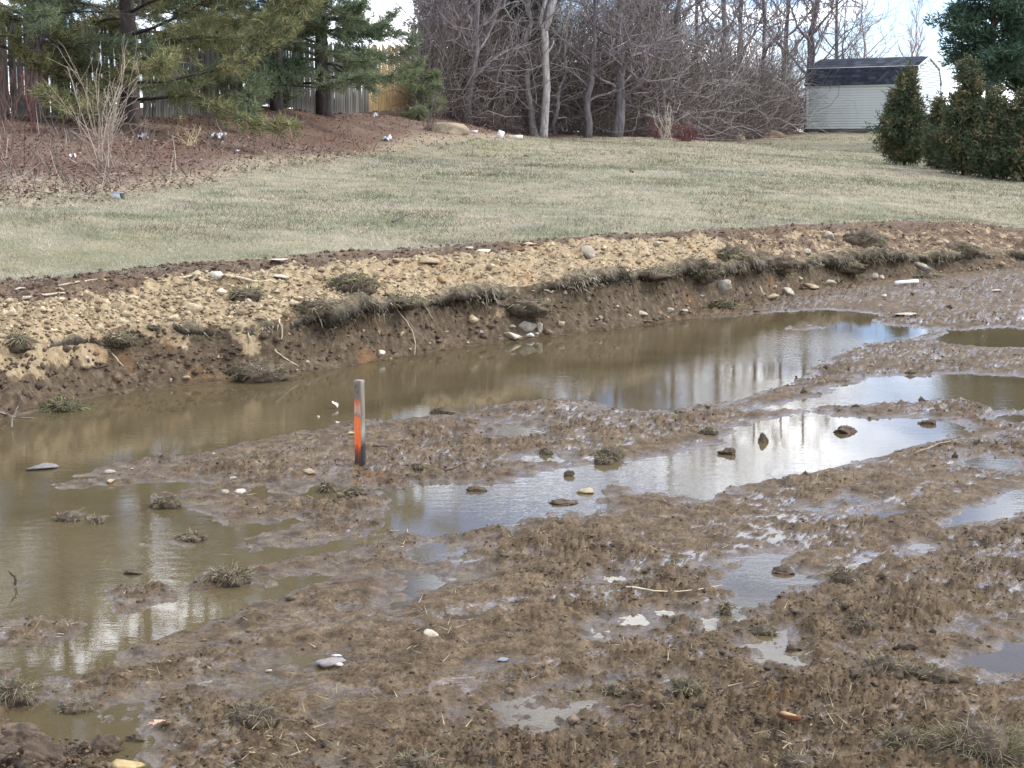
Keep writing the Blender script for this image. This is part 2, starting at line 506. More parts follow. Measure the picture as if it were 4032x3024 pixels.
def ground_z(X, Y, fine=True):
    X = np.asarray(X, float); Y = np.asarray(Y, float)
    f, l, e = curve(FP, X, 1), curve(LP_, X, 1), curve(EP, X, 1)
    if fine:      # uneven lip and edge
        f = edge_f(X); l = np.maximum(edge_l(X), f + .1); e = np.maximum(edge_e(X, Y), l + .45)
    lz, ez = curve(LP_, X, 2), curve(EP, X, 2)
    z = np.zeros(X.shape); sd = np.full(X.shape, .9); rough = np.zeros(X.shape)
    reg = np.zeros(X.shape, int)
    m = Y < f
    if m.any():
        z[m], sd[m], rough[m] = mud_z(X[m], Y[m], fine)
    fz = 0.03
    z = np.where(m, z + 0.02 * sstep(0.6, 0, f - Y), z)
    s = np.clip((Y - f) / np.maximum(l - f, .1), 0, 1)
    face = fz + (lz - fz) * (0.35 * s + 0.65 * s ** 1.8)
    t = np.clip((Y - l) / np.maximum(e - l, .1), 0, 1)
    spoil = lz + (ez - lz) * t + .07 * np.sin(np.pi * np.clip(t / .85, 0, 1))
    far = Y >= e
    if fine:
        near_ = (Y > f - .2) & (Y < e + .5)
        c1 = np.zeros(X.shape)
        x_, y_ = X[near_], Y[near_]
        c1[near_] = (0.10 * fbm(x_ * 1.5, y_ * 1.5, 3, 61) + 0.055 * np.abs(perlin(x_ * 4.5, y_ * 4.5, 62)) + 0.036 * np.abs(perlin(x_ * 12, y_ * 12, 63)) + 0.014 * perlin(x_ * 26, y_ * 26, 64)
                     + 0.007 * perlin(x_ * 60, y_ * 60, 67) - .012)
        env = sstep(0, .12, t) * (1 - sstep(.55, 1, t)) + .3 * (t > 0) * (t < 1)
        spoil = spoil + c1 * np.minimum(env * 1.2, 1.1)
        face = face + c1 * 0.9 * sstep(0, .15, s) * (1 - .5 * s)
    z = np.where(m, z, np.where(Y < l, face, np.where(far, 0, spoil)))
    if far.any():
        xx, yy = X[far], Y[far]
        zz = lawn_z(xx, yy)
        k = sstep(0, 2.5, yy - e[far])
        zz = ez[far] + (zz - ez[far]) * k
        if fine: zz = zz + 0.018 * fbm(xx * 1.1, yy * 1.1, 3, 71)
        z[far] = zz
    reg = np.where(m, 0, np.where(far, 2, 1))
    return z, reg, sd, rough, s, t

def gz(x, y):
    return float(ground_z(np.array([x]), np.array([y]))[0][0])

_YS = np.concatenate([np.geomspace(2.5, 26, 1600), np.geomspace(26.02, 90, 900)])
def hit(px, py):
    """where the ray through a photograph pixel meets the ground"""
    rx, rz = ray(px, py)
    z = ground_z(rx * _YS, _YS)[0]
    z = np.maximum(z, np.where(_YS < 18, 0.0, -9))
    below = np.nonzero(CAMZ + rz * _YS <= z)[0]
    if len(below) == 0:
        return None
    i = below[0]; d = _YS[i]
    return np.array([rx * d, d, z[i]])

# line between lawn and leaf litter, as distance for each viewing column
LIT_PX = [(-900, 830), (0, 800), (470, 778), (820, 722), (1020, 668), (1340, 630), (1600, 592), (1800, 566), (2000, 550), (2300, 548), (2600, 552), (2780, 572), (2950, 560), (3160, 540)]
LU, LY = [], []
for (a, b) in LIT_PX:
    d_ = 20.0
    p = hit(a, b)
    if p is None or p[1] > 62:
        p = at_d(a, b, 52.0)
    LU.append(p[0] / p[1]); LY.append(p[1])
LU += [LU[-1] + .02, 1.0]; LY += [75.0, 75.0]
def litter_y(u):
    return np.interp(u, LU, LY)

GU_ = np.linspace(-0.475, 0.475, 730)
yf = np.full(GU_.shape, 12.0); yl = yf + .4; ye = yf + 2.4
for _ in range(60):
    yf = .5 * yf + .5 * edge_f(GU_ * yf); yl = .5 * yl + .5 * edge_l(GU_ * yl); ye = .5 * ye + .5 * edge_e(GU_ * ye, ye)
yl = np.maximum(yl, yf + .12); ye = np.maximum(ye, yl + .5)
N1, N2, N3, N4 = 405, 40, 100, 60
cols = []
for a_, b_, c_ in zip(yf, yl, ye):      # rows follow the foot, the lip and the lawn edge
    r1 = CAMZ / np.tan(np.linspace(math.atan(CAMZ / 3.0), math.atan(CAMZ / a_), N1))
    r2 = np.linspace(a_, b_, N2 + 1)[1:]
    r3 = np.linspace(b_, c_, N3 + 1)[1:]
    r4 = np.geomspace(c_, 76, N4 + 1)[1:]
    cols.append(np.concatenate([r1, r2, r3, r4]))
Yg = np.array(cols).T
Ug = np.broadcast_to(GU_, Yg.shape)
Xg = Ug * Yg
Zg, Rg, SDg, ROg, Sg, Tg = [a.reshape(Xg.shape) for a in ground_z(Xg.ravel(), Yg.ravel())]
for r_ in (N1 - 1, N1 - 1 + N2, N1 - 1 + N2 + N3):      # the seam rows take the height of both sides
    Zg[r_] = .5 * (Zg[r_ - 1] + Zg[r_ + 1])
Tg[N1 - 1 + N2] = 0.0; Sg[N1 - 1] = 0.0
nr, nc = Xg.shape
idx = np.arange(nr * nc).reshape(nr, nc)
quads_all = np.stack([idx[:-1, :-1], idx[:-1, 1:], idx[1:, 1:], idx[1:, :-1]], -1).reshape(-1, 4)
freg = np.zeros((nr - 1, nc - 1), int)
freg[N1 - 1:] = 1; freg[N1 - 1 + N2 + N3:] = 2
freg = freg.ravel()
lit = (Yg[:-1, :-1] + 0.9 * perlin(Xg[:-1, :-1] * .9, Yg[:-1, :-1] * .9, 81) > litter_y(Ug[:-1, :-1])).ravel()
freg[(freg == 2) & lit] = 3
Vg = np.stack([Xg, Yg, Zg], -1).reshape(-1, 3)

def sub_mesh(name, sel, attrs):
    q = quads_all[sel]
    used = np.unique(q)
    mp = np.full(nr * nc, -1); mp[used] = np.arange(len(used))
    return make_mesh(name, Vg[used], mp[q], smooth=True, attrs={k: v.ravel()[used] for k, v in attrs.items()})

# ---- ground materials
def attr(N, name):
    a = N.new('ShaderNodeAttribute'); a.attribute_name = name
    return a.outputs['Fac']

def mixc(N, L, fac, a, b):
    m = N.new('ShaderNodeMix'); m.data_type = 'RGBA'
    if isinstance(fac, (int, float)): m.inputs[0].default_value = fac
    else: L.new(fac, m.inputs[0])
    for k, s_ in ((6, a), (7, b)):
        if isinstance(s_, tuple): m.inputs[k].default_value = (*s_, 1)
        else: L.new(s_, m.inputs[k])
    return m.outputs[2]

def mat_mud():
    m, N, L, bs = new_mat('wet_mud')
    n1 = noise_node(N, L, 1.3, 5); n2 = noise_node(N, L, 14, 6, .6); n3 = noise_node(N, L, 90, 5, .65); n4 = noise_node(N, L, 3.4, 4)
    c = ramp_node(N, L, n2.outputs['Fac'], [(.28, (.044, .029, .016)), (.5, (.112, .077, .043)), (.72, (.190, .138, .083))]).outputs[0]
    o = ramp_node(N, L, n4.outputs['Fac'], [(.60, (0, 0, 0)), (.72, (1, 1, 1))]).outputs[0]
    c = mixc(N, L, mulcol(N, L, o, ramp_node(N, L, n1.outputs['Fac'], [(.45, (0, 0, 0)), (.6, (.7, .7, .7))]).outputs[0]), c, (.125, .066, .026))
    g = ramp_node(N, L, n3.outputs['Fac'], [(.3, (.52, .50, .48)), (.5, (1, 1, 1)), (.68, (1.42, 1.40, 1.36))]).outputs[0]
    c = mulcol(N, L, c, g)
    wet = N.new('ShaderNodeMapRange'); wet.inputs['From Min'].default_value = 0.0; wet.inputs['From Max'].default_value = 0.028   # saturated mud is darker
    L.new(attr(N, 'hgt'), wet.inputs['Value'])
    c = mulcol(N, L, c, ramp_node(N, L, wet.outputs[0], [(0, (.66, .64, .60)), (1, (1, 1, 1))]).outputs[0])
    L.new(c, bs.inputs['Base Color'])
    # glossy films in the hollows and along the water, matt crumbs above
    low = N.new('ShaderNodeMapRange'); low.inputs['From Min'].default_value = 0.016; low.inputs['From Max'].default_value = 0.003
    L.new(attr(N, 'hgt'), low.inputs['Value'])
    lm = N.new('ShaderNodeMath'); lm.operation = 'MULTIPLY'; lm.inputs[1].default_value = .75
    L.new(low.outputs[0], lm.inputs[0])
    wm = N.new('ShaderNodeMath'); wm.operation = 'MAXIMUM'
    L.new(lm.outputs[0], wm.inputs[0]); L.new(attr(N, 'wet'), wm.inputs[1])
    def mapr(lo, hi):
        k = N.new('ShaderNodeMapRange'); k.inputs['To Min'].default_value = lo; k.inputs['To Max'].default_value = hi
        L.new(wm.outputs[0], k.inputs['Value']); return k.outputs[0]
    L.new(mapr(.62, .10), bs.inputs['Roughness'])
    L.new(mapr(.16, .50), bs.inputs['Specular IOR Level'])
    bs.inputs['IOR'].default_value = 1.36
    nb = noise_node(N, L, 60, 6, .65)
    b = bump_node(N, L, nb.outputs['Fac'], bs, .6, .014)
    L.new(mapr(.85, .05), b.inputs['Strength'])
    return m

def mat_bank():
    m, N, L, bs = new_mat('cut_soil')
    n1 = noise_node(N, L, 2.2, 5); n2 = noise_node(N, L, 20, 6, .6); n3 = noise_node(N, L, 8, 5, .6)
    dark = ramp_node(N, L, n2.outputs['Fac'], [(.3, (.045, .031, .018)), (.52, (.105, .073, .042)), (.75, (.21, .152, .095))]).outputs[0]
    tan = ramp_node(N, L, n2.outputs['Fac'], [(.28, (.17, .115, .058)), (.5, (.335, .245, .138)), (.72, (.48, .375, .23))]).outputs[0]
    red = ramp_node(N, L, n2.outputs['Fac'], [(.3, (.062, .040, .025)), (.55, (.145, .096, .058)), (.8, (.26, .185, .118))]).outputs[0]
    c = mixc(N, L, attr(N, 'face'), red, dark)
    k = N.new('ShaderNodeMath'); k.operation = 'MULTIPLY_ADD'; k.inputs[1].default_value = 1.6; k.inputs[2].default_value = -.8
    L.new(n3.outputs['Fac'], k.inputs[0])
    k2 = N.new('ShaderNodeMath'); k2.operation = 'ADD'; k2.use_clamp = True
    L.new(attr(N, 'tan'), k2.inputs[0]); L.new(k.outputs[0], k2.inputs[1])
    kr = ramp_node(N, L, k2.outputs[0], [(.38, (0, 0, 0)), (.55, (1, 1, 1))]).outputs[0]
    c = mixc(N, L, kr, c, tan)
    orr = ramp_node(N, L, n1.outputs['Fac'], [(.60, (0, 0, 0)), (.7, (.55, .55, .55))]).outputs[0]
    c = mixc(N, L, orr, c, (.25, .125, .045))
    L.new(c, bs.inputs['Base Color'])
    bs.inputs['Roughness'].default_value = .85
    bs.inputs['Specular IOR Level'].default_value = .25
    nb = noise_node(N, L, 45, 6, .7)
    bump_node(N, L, nb.outputs['Fac'], bs, .9, .02)
    return m

def mat_lawn():
    m, N, L, bs = new_mat('winter_lawn')
    n1 = noise_node(N, L, .35, 5); n2 = noise_node(N, L, 2.0, 5, .6); n3 = noise_node(N, L, 40, 5, .7, stretch=(1, 1, 1))
    a = ramp_node(N, L, n1.outputs['Fac'], [(.35, (.225, .205, .13)), (.5, (.275, .245, .17)), (.66, (.29, .245, .185))]).outputs[0]
    b = ramp_node(N, L, n2.outputs['Fac'], [(.3, (.62, .70, .56)), (.5, (1, 1, .98)), (.72, (1.28, 1.18, 1.12))]).outputs[0]
    g = ramp_node(N, L, n3.outputs['Fac'], [(.3, (.55, .55, .52)), (.7, (1.35, 1.33, 1.25))]).outputs[0]
    L.new(mulcol(N, L, mulcol(N, L, a, b), g), bs.inputs['Base Color'])
    bs.inputs['Roughness'].default_value = .9
    bs.inputs['Specular IOR Level'].default_value = .15
    bump_node(N, L, n3.outputs['Fac'], bs, .8, .03)
    return m

def mat_litter():
    m, N, L, bs = new_mat('leaf_litter')
    n1 = noise_node(N, L, .6, 5); n2 = noise_node(N, L, 25, 6, .65); n3 = noise_node(N, L, 5, 4)
    a = ramp_node(N, L, n1.outputs['Fac'], [(.35, (.150, .092, .066)), (.55, (.165, .112, .084)), (.7, (.215, .165, .126))]).outputs[0]
    g = ramp_node(N, L, n2.outputs['Fac'], [(.3, (.5, .48, .46)), (.7, (1.5, 1.45, 1.4))]).outputs[0]
    c = mulcol(N, L, a, g)
    c = mixc(N, L, attr(N, 'dry'), c, mulcol(N, L, ramp_node(N, L, n3.outputs['Fac'], [(.3, (.26, .21, .14)), (.7, (.36, .31, .22))]).outputs[0], g))
    L.new(c, bs.inputs['Base Color'])
    bs.inputs['Roughness'].default_value = .95
    bs.inputs['Specular IOR Level'].default_value = .1
    bump_node(N, L, n2.outputs['Fac'], bs, .9, .04)
    return m

M_MUD, M_BANK, M_LAWN, M_LITTER = mat_mud(), mat_bank(), mat_lawn(), mat_litter()
pxcol = Ug * FPX + 2016
tanv = np.where(Tg > 0, 1.0 - sstep(.50, .74, .18 * sstep(1100, 300, pxcol) + Tg + .12 * perlin(Xg * 1.3, Yg * 1.3, 91)), 0)
tanv = tanv * (1 - .62 * sstep(2700, 2900, pxcol)) * (1 - .25 * sstep(500, 100, pxcol))
spill = sstep(.45, .95, Sg + .9 * fbm(Xg * 1.8, Yg * 1.8, 3, 93)) * (.75 - .45 * sstep(1200, 1500, pxcol))
tanv = np.where((Tg <= 0) & (Sg > 0), np.maximum(.06 + .14 * sstep(2200, 3000, pxcol), spill), tanv)
facev = np.where(Tg > 0, 0.0, 1.0)
o = link('mud_ground', sub_mesh('mud_ground', freg == 0, {'hgt': Zg, 'wet': ROg}), M_MUD); tag(o, kind='structure')
o = link('cut_bank', sub_mesh('cut_bank', freg == 1, {'tan': tanv, 'face': facev}), M_BANK); tag(o, kind='structure')
o = link('lawn', sub_mesh('lawn', freg == 2, {}), M_LAWN); tag(o, kind='structure')
dryv = 1 - sstep(.6, 4.0, Yg - litter_y(Ug) + 1.2 * perlin(Xg * .6, Yg * .6, 83))
o = link('leaf_litter_ground', sub_mesh('leaf_litter_ground', freg == 3, {'dry': dryv}), M_LITTER); tag(o, kind='structure')

# wider ground out to the horizon, a little below the detailed sheet where the two overlap
gx = np.concatenate([-np.geomspace(2500, 30, 18), np.linspace(-26, 40, 45), np.geomspace(46, 2500, 18)])
gy = np.concatenate([-np.geomspace(2500, 20, 14), np.linspace(-16, 90, 60), np.geomspace(100, 2500, 14)])
GX2, GY2 = np.meshgrid(gx, gy, indexing='ij')
z2 = ground_z(GX2.ravel(), GY2.ravel(), False)[0].reshape(GX2.shape)
u2 = np.abs(GX2 / np.maximum(GY2, .1))
inside = (GY2 > 2.2) & (GY2 < 77) & (u2 < .54)
z2 = z2 - np.where(inside, np.where(GY2 < curve(FP, GX2, 1) - 2.2, .12, .8), 0.03) - np.where(GY2 > 90, np.minimum((GY2 - 90) * .02, 2.5), 0)
n1_, n2_ = GX2.shape
id2 = np.arange(n1_ * n2_).reshape(n1_, n2_)
q2 = np.stack([id2[:-1, :-1], id2[1:, :-1], id2[1:, 1:], id2[:-1, 1:]], -1).reshape(-1, 4)
bare = sstep(1.6, -.2, GY2 - curve(FP, GX2, 1)) * (np.abs(GX2) < 60) * (GY2 > -60)      # the dug-over ground goes on round the camera
M_GROUND, N, L, bs = new_mat('outer_ground')
ng = noise_node(N, L, 6, 6, .65)
L.new(mixc(N, L, attr(N, 'bare'), ramp_node(N, L, ng.outputs['Fac'], [(.3, (.19, .175, .11)), (.7, (.31, .275, .195))]).outputs[0],
           ramp_node(N, L, ng.outputs['Fac'], [(.3, (.05, .033, .019)), (.7, (.16, .114, .068))]).outputs[0]), bs.inputs['Base Color'])
bs.inputs['Roughness'].default_value = .7
bs.inputs['Specular IOR Level'].default_value = .25
bump_node(N, L, ng.outputs['Fac'], bs, .8, .03)
o = link('ground', make_mesh('ground', np.stack([GX2, GY2, z2], -1).reshape(-1, 3), q2, smooth=True, attrs={'bare': bare.ravel()}), M_GROUND); tag(o, kind='structure')

# ------------------------------------------------------------------ standing water
def mat_water():
    m, N, L, bs = new_mat('muddy_water')
    N.remove(bs)
    n1 = noise_node(N, L, 1.1, 4)
    silt = N.new('ShaderNodeBsdfDiffuse')
    L.new(ramp_node(N, L, n1.outputs['Fac'], [(.35, (.108, .083, .042)), (.65, (.148, .114, .060))]).outputs[0], silt.inputs['Color'])
    clear = N.new('ShaderNodeBsdfTransparent'); clear.inputs['Color'].default_value = (.80, .70, .50, 1)
    body = N.new('ShaderNodeMixShader'); body.inputs[0].default_value = .30
    L.new(silt.outputs[0], body.inputs[1]); L.new(clear.outputs[0], body.inputs[2])
    gl = N.new('ShaderNodeBsdfGlossy'); gl.inputs['Roughness'].default_value = .015
    rip = noise_node(N, L, 9, 3, .5, stretch=(1, 2.2, 1))
    rip2 = noise_node(N, L, 45, 2, .5, stretch=(1, 2.0, 1))
    pt = noise_node(N, L, .45, 2)
    amp = ramp_node(N, L, pt.outputs['Fac'], [(.42, (.12, .12, .12)), (.62, (1, 1, 1))]).outputs[0]
    ad = N.new('ShaderNodeMath'); ad.operation = 'MULTIPLY_ADD'; ad.inputs[1].default_value = .35
    L.new(rip2.outputs['Fac'], ad.inputs[0]); L.new(rip.outputs['Fac'], ad.inputs[2])
    b = N.new('ShaderNodeBump'); b.inputs['Distance'].default_value = .01
    ms = N.new('ShaderNodeMath'); ms.operation = 'MULTIPLY'; ms.inputs[1].default_value = .13
    L.new(amp, ms.inputs[0]); L.new(ms.outputs[0], b.inputs['Strength'])
    L.new(ad.outputs[0], b.inputs['Height'])
    L.new(b.outputs[0], gl.inputs['Normal'])
    fr = N.new('ShaderNodeFresnel'); fr.inputs['IOR'].default_value = 1.33
    L.new(b.outputs[0], fr.inputs['Normal'])
    mx = N.new('ShaderNodeMixShader')
    L.new(fr.outputs[0], mx.inputs[0]); L.new(body.outputs[0], mx.inputs[1]); L.new(gl.outputs[0], mx.inputs[2])
    L.new(mx.outputs[0], N['Material Output'].inputs['Surface'])
    return m
wy = np.array([3.2, 20.0])
wv = [(-.465 * wy[0], wy[0], 0), (.465 * wy[0], wy[0], 0), (.465 * wy[1], wy[1], 0), (-.465 * wy[1], wy[1], 0)]
o = link('water', make_mesh('water', wv, [[0, 1, 2, 3]]), mat_water()); tag(o, kind='structure')

# ------------------------------------------------------------------ shared materials
M_BARK = mat_vcol('bark', .95, 14, (.55, 1.35), .8, .03, .1, stretch=(1, 1, .25))
M_TWIG = mat_vcol('twigs', .9, 6, (1.0, 1.5), 0, spec=.15)
M_NEEDLE = mat_vcol('needles', .65, 9, (1.2, 1.9), 0, spec=.25, translucent=.35)
M_CEDAR = mat_vcol('cedar_sprays', .7, 9, (.8, 1.5), 0, spec=.2, translucent=.1)
M_GRASS = mat_vcol('grass_blades', .8, 5, (.85, 1.15), 0, spec=.15, translucent=.15)
M_LEAF = mat_vcol('dead_leaves', .9, 30, (.75, 1.2), 0, spec=.1)
M_STONE = mat_vcol('stone', .85, 26, (.68, 1.22), .6, .01, .3)
M_CLOD = mat_vcol('soil_clods', .8, 40, (.55, 1.4), .9, .012, .3)
M_WOOD = mat_vcol('weathered_wood', .85, 30, (.6, 1.3), .5, .006, .25, stretch=(1, 1, .12))

def mixrand(a, b, n, rng, p=1.0):
    t = rng.random((n, 1)) ** p
    return np.asarray(a) * (1 - t) + np.asarray(b) * t

# ------------------------------------------------------------------ picket fence
FA, FB = np.array([-9.9, 26.3]), np.array([-2.55, 48.2])
fdir = (FB - FA) / np.linalg.norm(FB - FA); flen = float(np.linalg.norm(FB - FA))
fnor = np.array([fdir[1], -fdir[0]])          # faces the lawn
frz = math.atan2(fdir[1], fdir[0])
fence = empty('picket_fence', (FA[0], FA[1], gz(*FA)), 0)
tag(fence, 'tall weathered grey picket fence behind the pines with one yellow new section', 'fence')
base_f = np.array([FA[0], FA[1], gz(*FA)])
M_PICK = []
for nm, c1, c2 in (('picket_grey', (.110, .103, .086), (.19, .18, .152)), ('picket_dark', (.068, .063, .052), (.13, .12, .10)), ('picket_new', (.36, .24, .11), (.48, .34, .17))):
    M_PICK.append(mat_plain(nm, c1, c2, 9, .9, .3, .004, .15, stretch=(1, 1, .1)))
def picket_mesh(name, h, w, mat):
    th = .018
    out = [(-w / 2, 0), (w / 2, 0), (w / 2, h - .05), (w * .25, h), (-w * .25, h), (-w / 2, h - .05)]
    V = [(x, -th / 2, z) for x, z in out] + [(x, th / 2, z) for x, z in out]
    me = bpy.data.meshes.new(name)
    me.from_pydata(V, [], [tuple(range(6)), tuple(range(11, 5, -1))] + [(i, i + 6, (i + 1) % 6 + 6, (i + 1) % 6) for i in range(6)])
    me.materials.append(mat)
    return me
PICKS = {}
for k in range(3):
    for v in range(3):
        PICKS[k, v] = picket_mesh('picket', 1.76 + .04 * v, .082 + .007 * v, M_PICK[k])
step = .112
npk = int(flen / step)
rngf = np.random.default_rng(3)
# photo columns of the yellow section
for i in range(npk):
    s_ = i * step + rngf.normal(0, .006)
    p = FA + fdir * s_
    col_px = p[0] / p[1] * FPX + 2016
    if rngf.random() < .012: continue
    kind = 2 if 1462 < col_px < 1664 else (1 if rngf.random() < .3 else 0)
    z = gz(*p)
    o = link('picket', PICKS[kind, int(rngf.integers(3))], None, fence,
             (p[0] - base_f[0], p[1] - base_f[1], z + .03 - base_f[2] + rngf.normal(0, .012)), (rngf.normal(0, .012), rngf.normal(0, .012), frz + rngf.normal(0, .02)))
npost = int(flen / 2.4) + 1
post_me = picket_mesh('post', 1.85, .1, M_PICK[1])
for i in range(npost):
    p = FA + fdir * min(i * 2.4, flen) - fnor * .09
    o = link('post', post_me, None, fence, (p[0] - base_f[0], p[1] - base_f[1], gz(*p) - base_f[2]), (0, 0, frz)); o.scale = (1, 4.5, 1)
for hgt in (.35, .95, 1.5):
    for i in range(npost - 1):
        a = FA + fdir * (i * 2.4) - fnor * .035; b = FA + fdir * min((i + 1) * 2.4, flen) - fnor * .035
        A = Acc()
        pa = np.array([a[0], a[1], gz(*a) + hgt]) - base_f; pb = np.array([b[0], b[1], gz(*b) + hgt]) - base_f
        u_ = np.array([0, 0, .04]); w_ = np.array([fnor[0], fnor[1], 0]) * .018
        A.add([pa - u_ - w_, pa - u_ + w_, pa + u_ + w_, pa + u_ - w_, pb - u_ - w_, pb - u_ + w_, pb + u_ + w_, pb + u_ - w_],
              [[0, 1, 2, 3], [7, 6, 5, 4], [0, 4, 5, 1], [1, 5, 6, 2], [2, 6, 7, 3], [3, 7, 4, 0]])
        A.build('rail', M_PICK[1], fence)

# ------------------------------------------------------------------ trees
def trunk_poly(rng, h, lean=(0, 0), wob=.06, n=14):
    t = np.linspace(0, 1, n)
    w = np.cumsum(rng.normal(0, wob, (n, 2)), axis=0); w[0] = 0
    P = np.stack([lean[0] * t * h + w[:, 0], lean[1] * t * h + w[:, 1], t * h], -1)
    return P

def poly_at(P, f):
    x = f * (len(P) - 1); i = min(int(x), len(P) - 2); k = x - i
    return P[i] * (1 - k) + P[i + 1] * k, P[i + 1] - P[i]

def pine(px, py, height, r, crown0, reach, c1, c2, label, seed, n_wh, bias=None, dead_below=0.0, tuft=7, d=None):
    rng = np.random.default_rng(seed)
    b = hit(px, py) if d is None else at_d(px, py, d)
    if d is not None: b[2] = gz(b[0], b[1])
    root = empty('pine_tree', b); tag(root, label, 'pine tree', 'pines in front of the picket fence')
    P = trunk_poly(rng, height, wob=.03)
    P[0, 2] = -.3
    R = r * (1 - .88 * np.linspace(0, 1, len(P))) ; R[0] *= 1.35; R[1] *= 1.02
    A = Acc(); A.tube(P, R, 10, (.105, .088, .078), .06, rng); A.build('trunk', M_BARK, root, True)
    S0, S1, r0, r1 = [], [], [], []
    TP, TD = [], []
    z = crown0
    while z < height - .4:
        f = z / height
        for k in range(int(rng.integers(3, 6))):
            az = rng.random() * 2 * math.pi
            ln = reach * (1 - f) ** .75 * rng.uniform(.6, 1.1) + .3
            if bias is not None and z < 2.6: ln *= 1 + .35 * math.cos(az - bias)
            p, _ = poly_at(P, f); p = p.copy(); p[2] = z + rng.normal(0, .08)
            d_ = np.array([math.cos(az), math.sin(az), rng.uniform(-.10, .25) + .5 * f])
            nseg = 7; pts = [p]
            for s_ in range(nseg):
                d_ = d_ / np.linalg.norm(d_)
                pts.append(pts[-1] + d_ * ln / nseg)
                d_ = d_ + rng.normal(0, .13, 3) + np.array([0, 0, -.06 if s_ < 4 else .14])
            pts = np.array(pts)
            rr = np.linspace(.035 * (1 - f) + .012, .006, nseg + 1)
            S0.append(pts[:-1]); S1.append(pts[1:]); r0.append(rr[:-1]); r1.append(rr[1:])
            green = z > dead_below or rng.random() < .25
            nsub = int(11 + ln * (19 if z < 5 else 5))
            for s_ in range(nsub):
                fr = rng.uniform(.25, 1)
                q, dq = poly_at(pts, min(fr, .999))
                dq = dq / np.linalg.norm(dq)
                sl = rng.uniform(.25, .6) * (1 - .4 * fr) * (1 if ln > 1 else .6)
                dd = dq + rng.normal(0, .75, 3) * np.array([1, 1, .55]); dd /= np.linalg.norm(dd)
                e = q + dd * sl + np.array([0, 0, -.04])
                S0.append(q[None]); S1.append(e[None]); r0.append(np.array([.006])); r1.append(np.array([.003]))
                if green:
                    m = max(3, int(sl * 12))
                    ff = rng.uniform(.35, 1.05, m)[:, None]
                    TP.append(q + (e - q) * ff); TD.append(np.broadcast_to(dd, (m, 3)))
        z += rng.uniform(.26, .46) * (1 if z < 6 else 1.6)
    B = Acc(); S0 = np.concatenate(S0); B.segs(S0, np.concatenate(S1), np.concatenate(r0), np.concatenate(r1), (.075, .066, .06))
    B.build('branches', M_BARK, root)
    TP, TD = np.concatenate(TP), np.concatenate(TD)
    n = len(TP)
    C = Acc()
    hi = TP[:, 2] > 6
    base = mixrand(c1, c2, n, rng, 1.2)
    for k in range(tuft):
        if k == 4: TP, TD, base, hi = TP[~hi], TD[~hi], base[~hi], hi[~hi]; n = len(TP)
        D = TD * .8 + rng.normal(0, .62, (n, 3)) + np.array([0, 0, .12])
        cc = base * rng.uniform(.7, 1.3, (n, 1))
        sc = np.where(hi, 1.35, 1.0)
        C.leaves(TP + rng.normal(0, .03, (n, 3)), D, rng.uniform(.12, .20, n) * sc, .017 * sc * np.where(hi, 2.6, 1), cc, rng, tri=True)
    C.build('needles', M_NEEDLE, root)
    return root

OLV, YEL, GRN, BLU = (.115, .132, .066), (.26, .235, .115), (.108, .140, .080), (.05, .10, .058)
pine(140, 478, 9.5, .13, 1.2, 2.8, OLV, GRN, 'leftmost pine with mostly bare lower branches in front of the fence', 11, 20, dead_below=2.2, tuft=6)
pine(505, 482, 10.5, .17, .5, 5.0, (.075, .092, .034), YEL, 'thick-trunked pine with yellowish olive needles, behind the bare sapling', 12, 22, bias=.1, tuft=8)
pine(1085, 432, 12.5, .13, .55, 5.0, GRN, (.175, .19, .10), 'dark-trunked pine third from left, needles hanging over the fence', 13, 22, bias=-2.9, tuft=8)
pine(1278, 455, 13, .17, .9, 3.5, GRN, (.15, .18, .105), 'pine with grey-lit trunk, left of the yellow fence section', 14, 22, bias=2.8, tuft=8)
pine(1655, 470, 1.7, .03, .2, .45, (.13, .16, .08), (.19, .21, .11), 'young pine sapling in front of the yellow fence section', 15, 5, tuft=9)

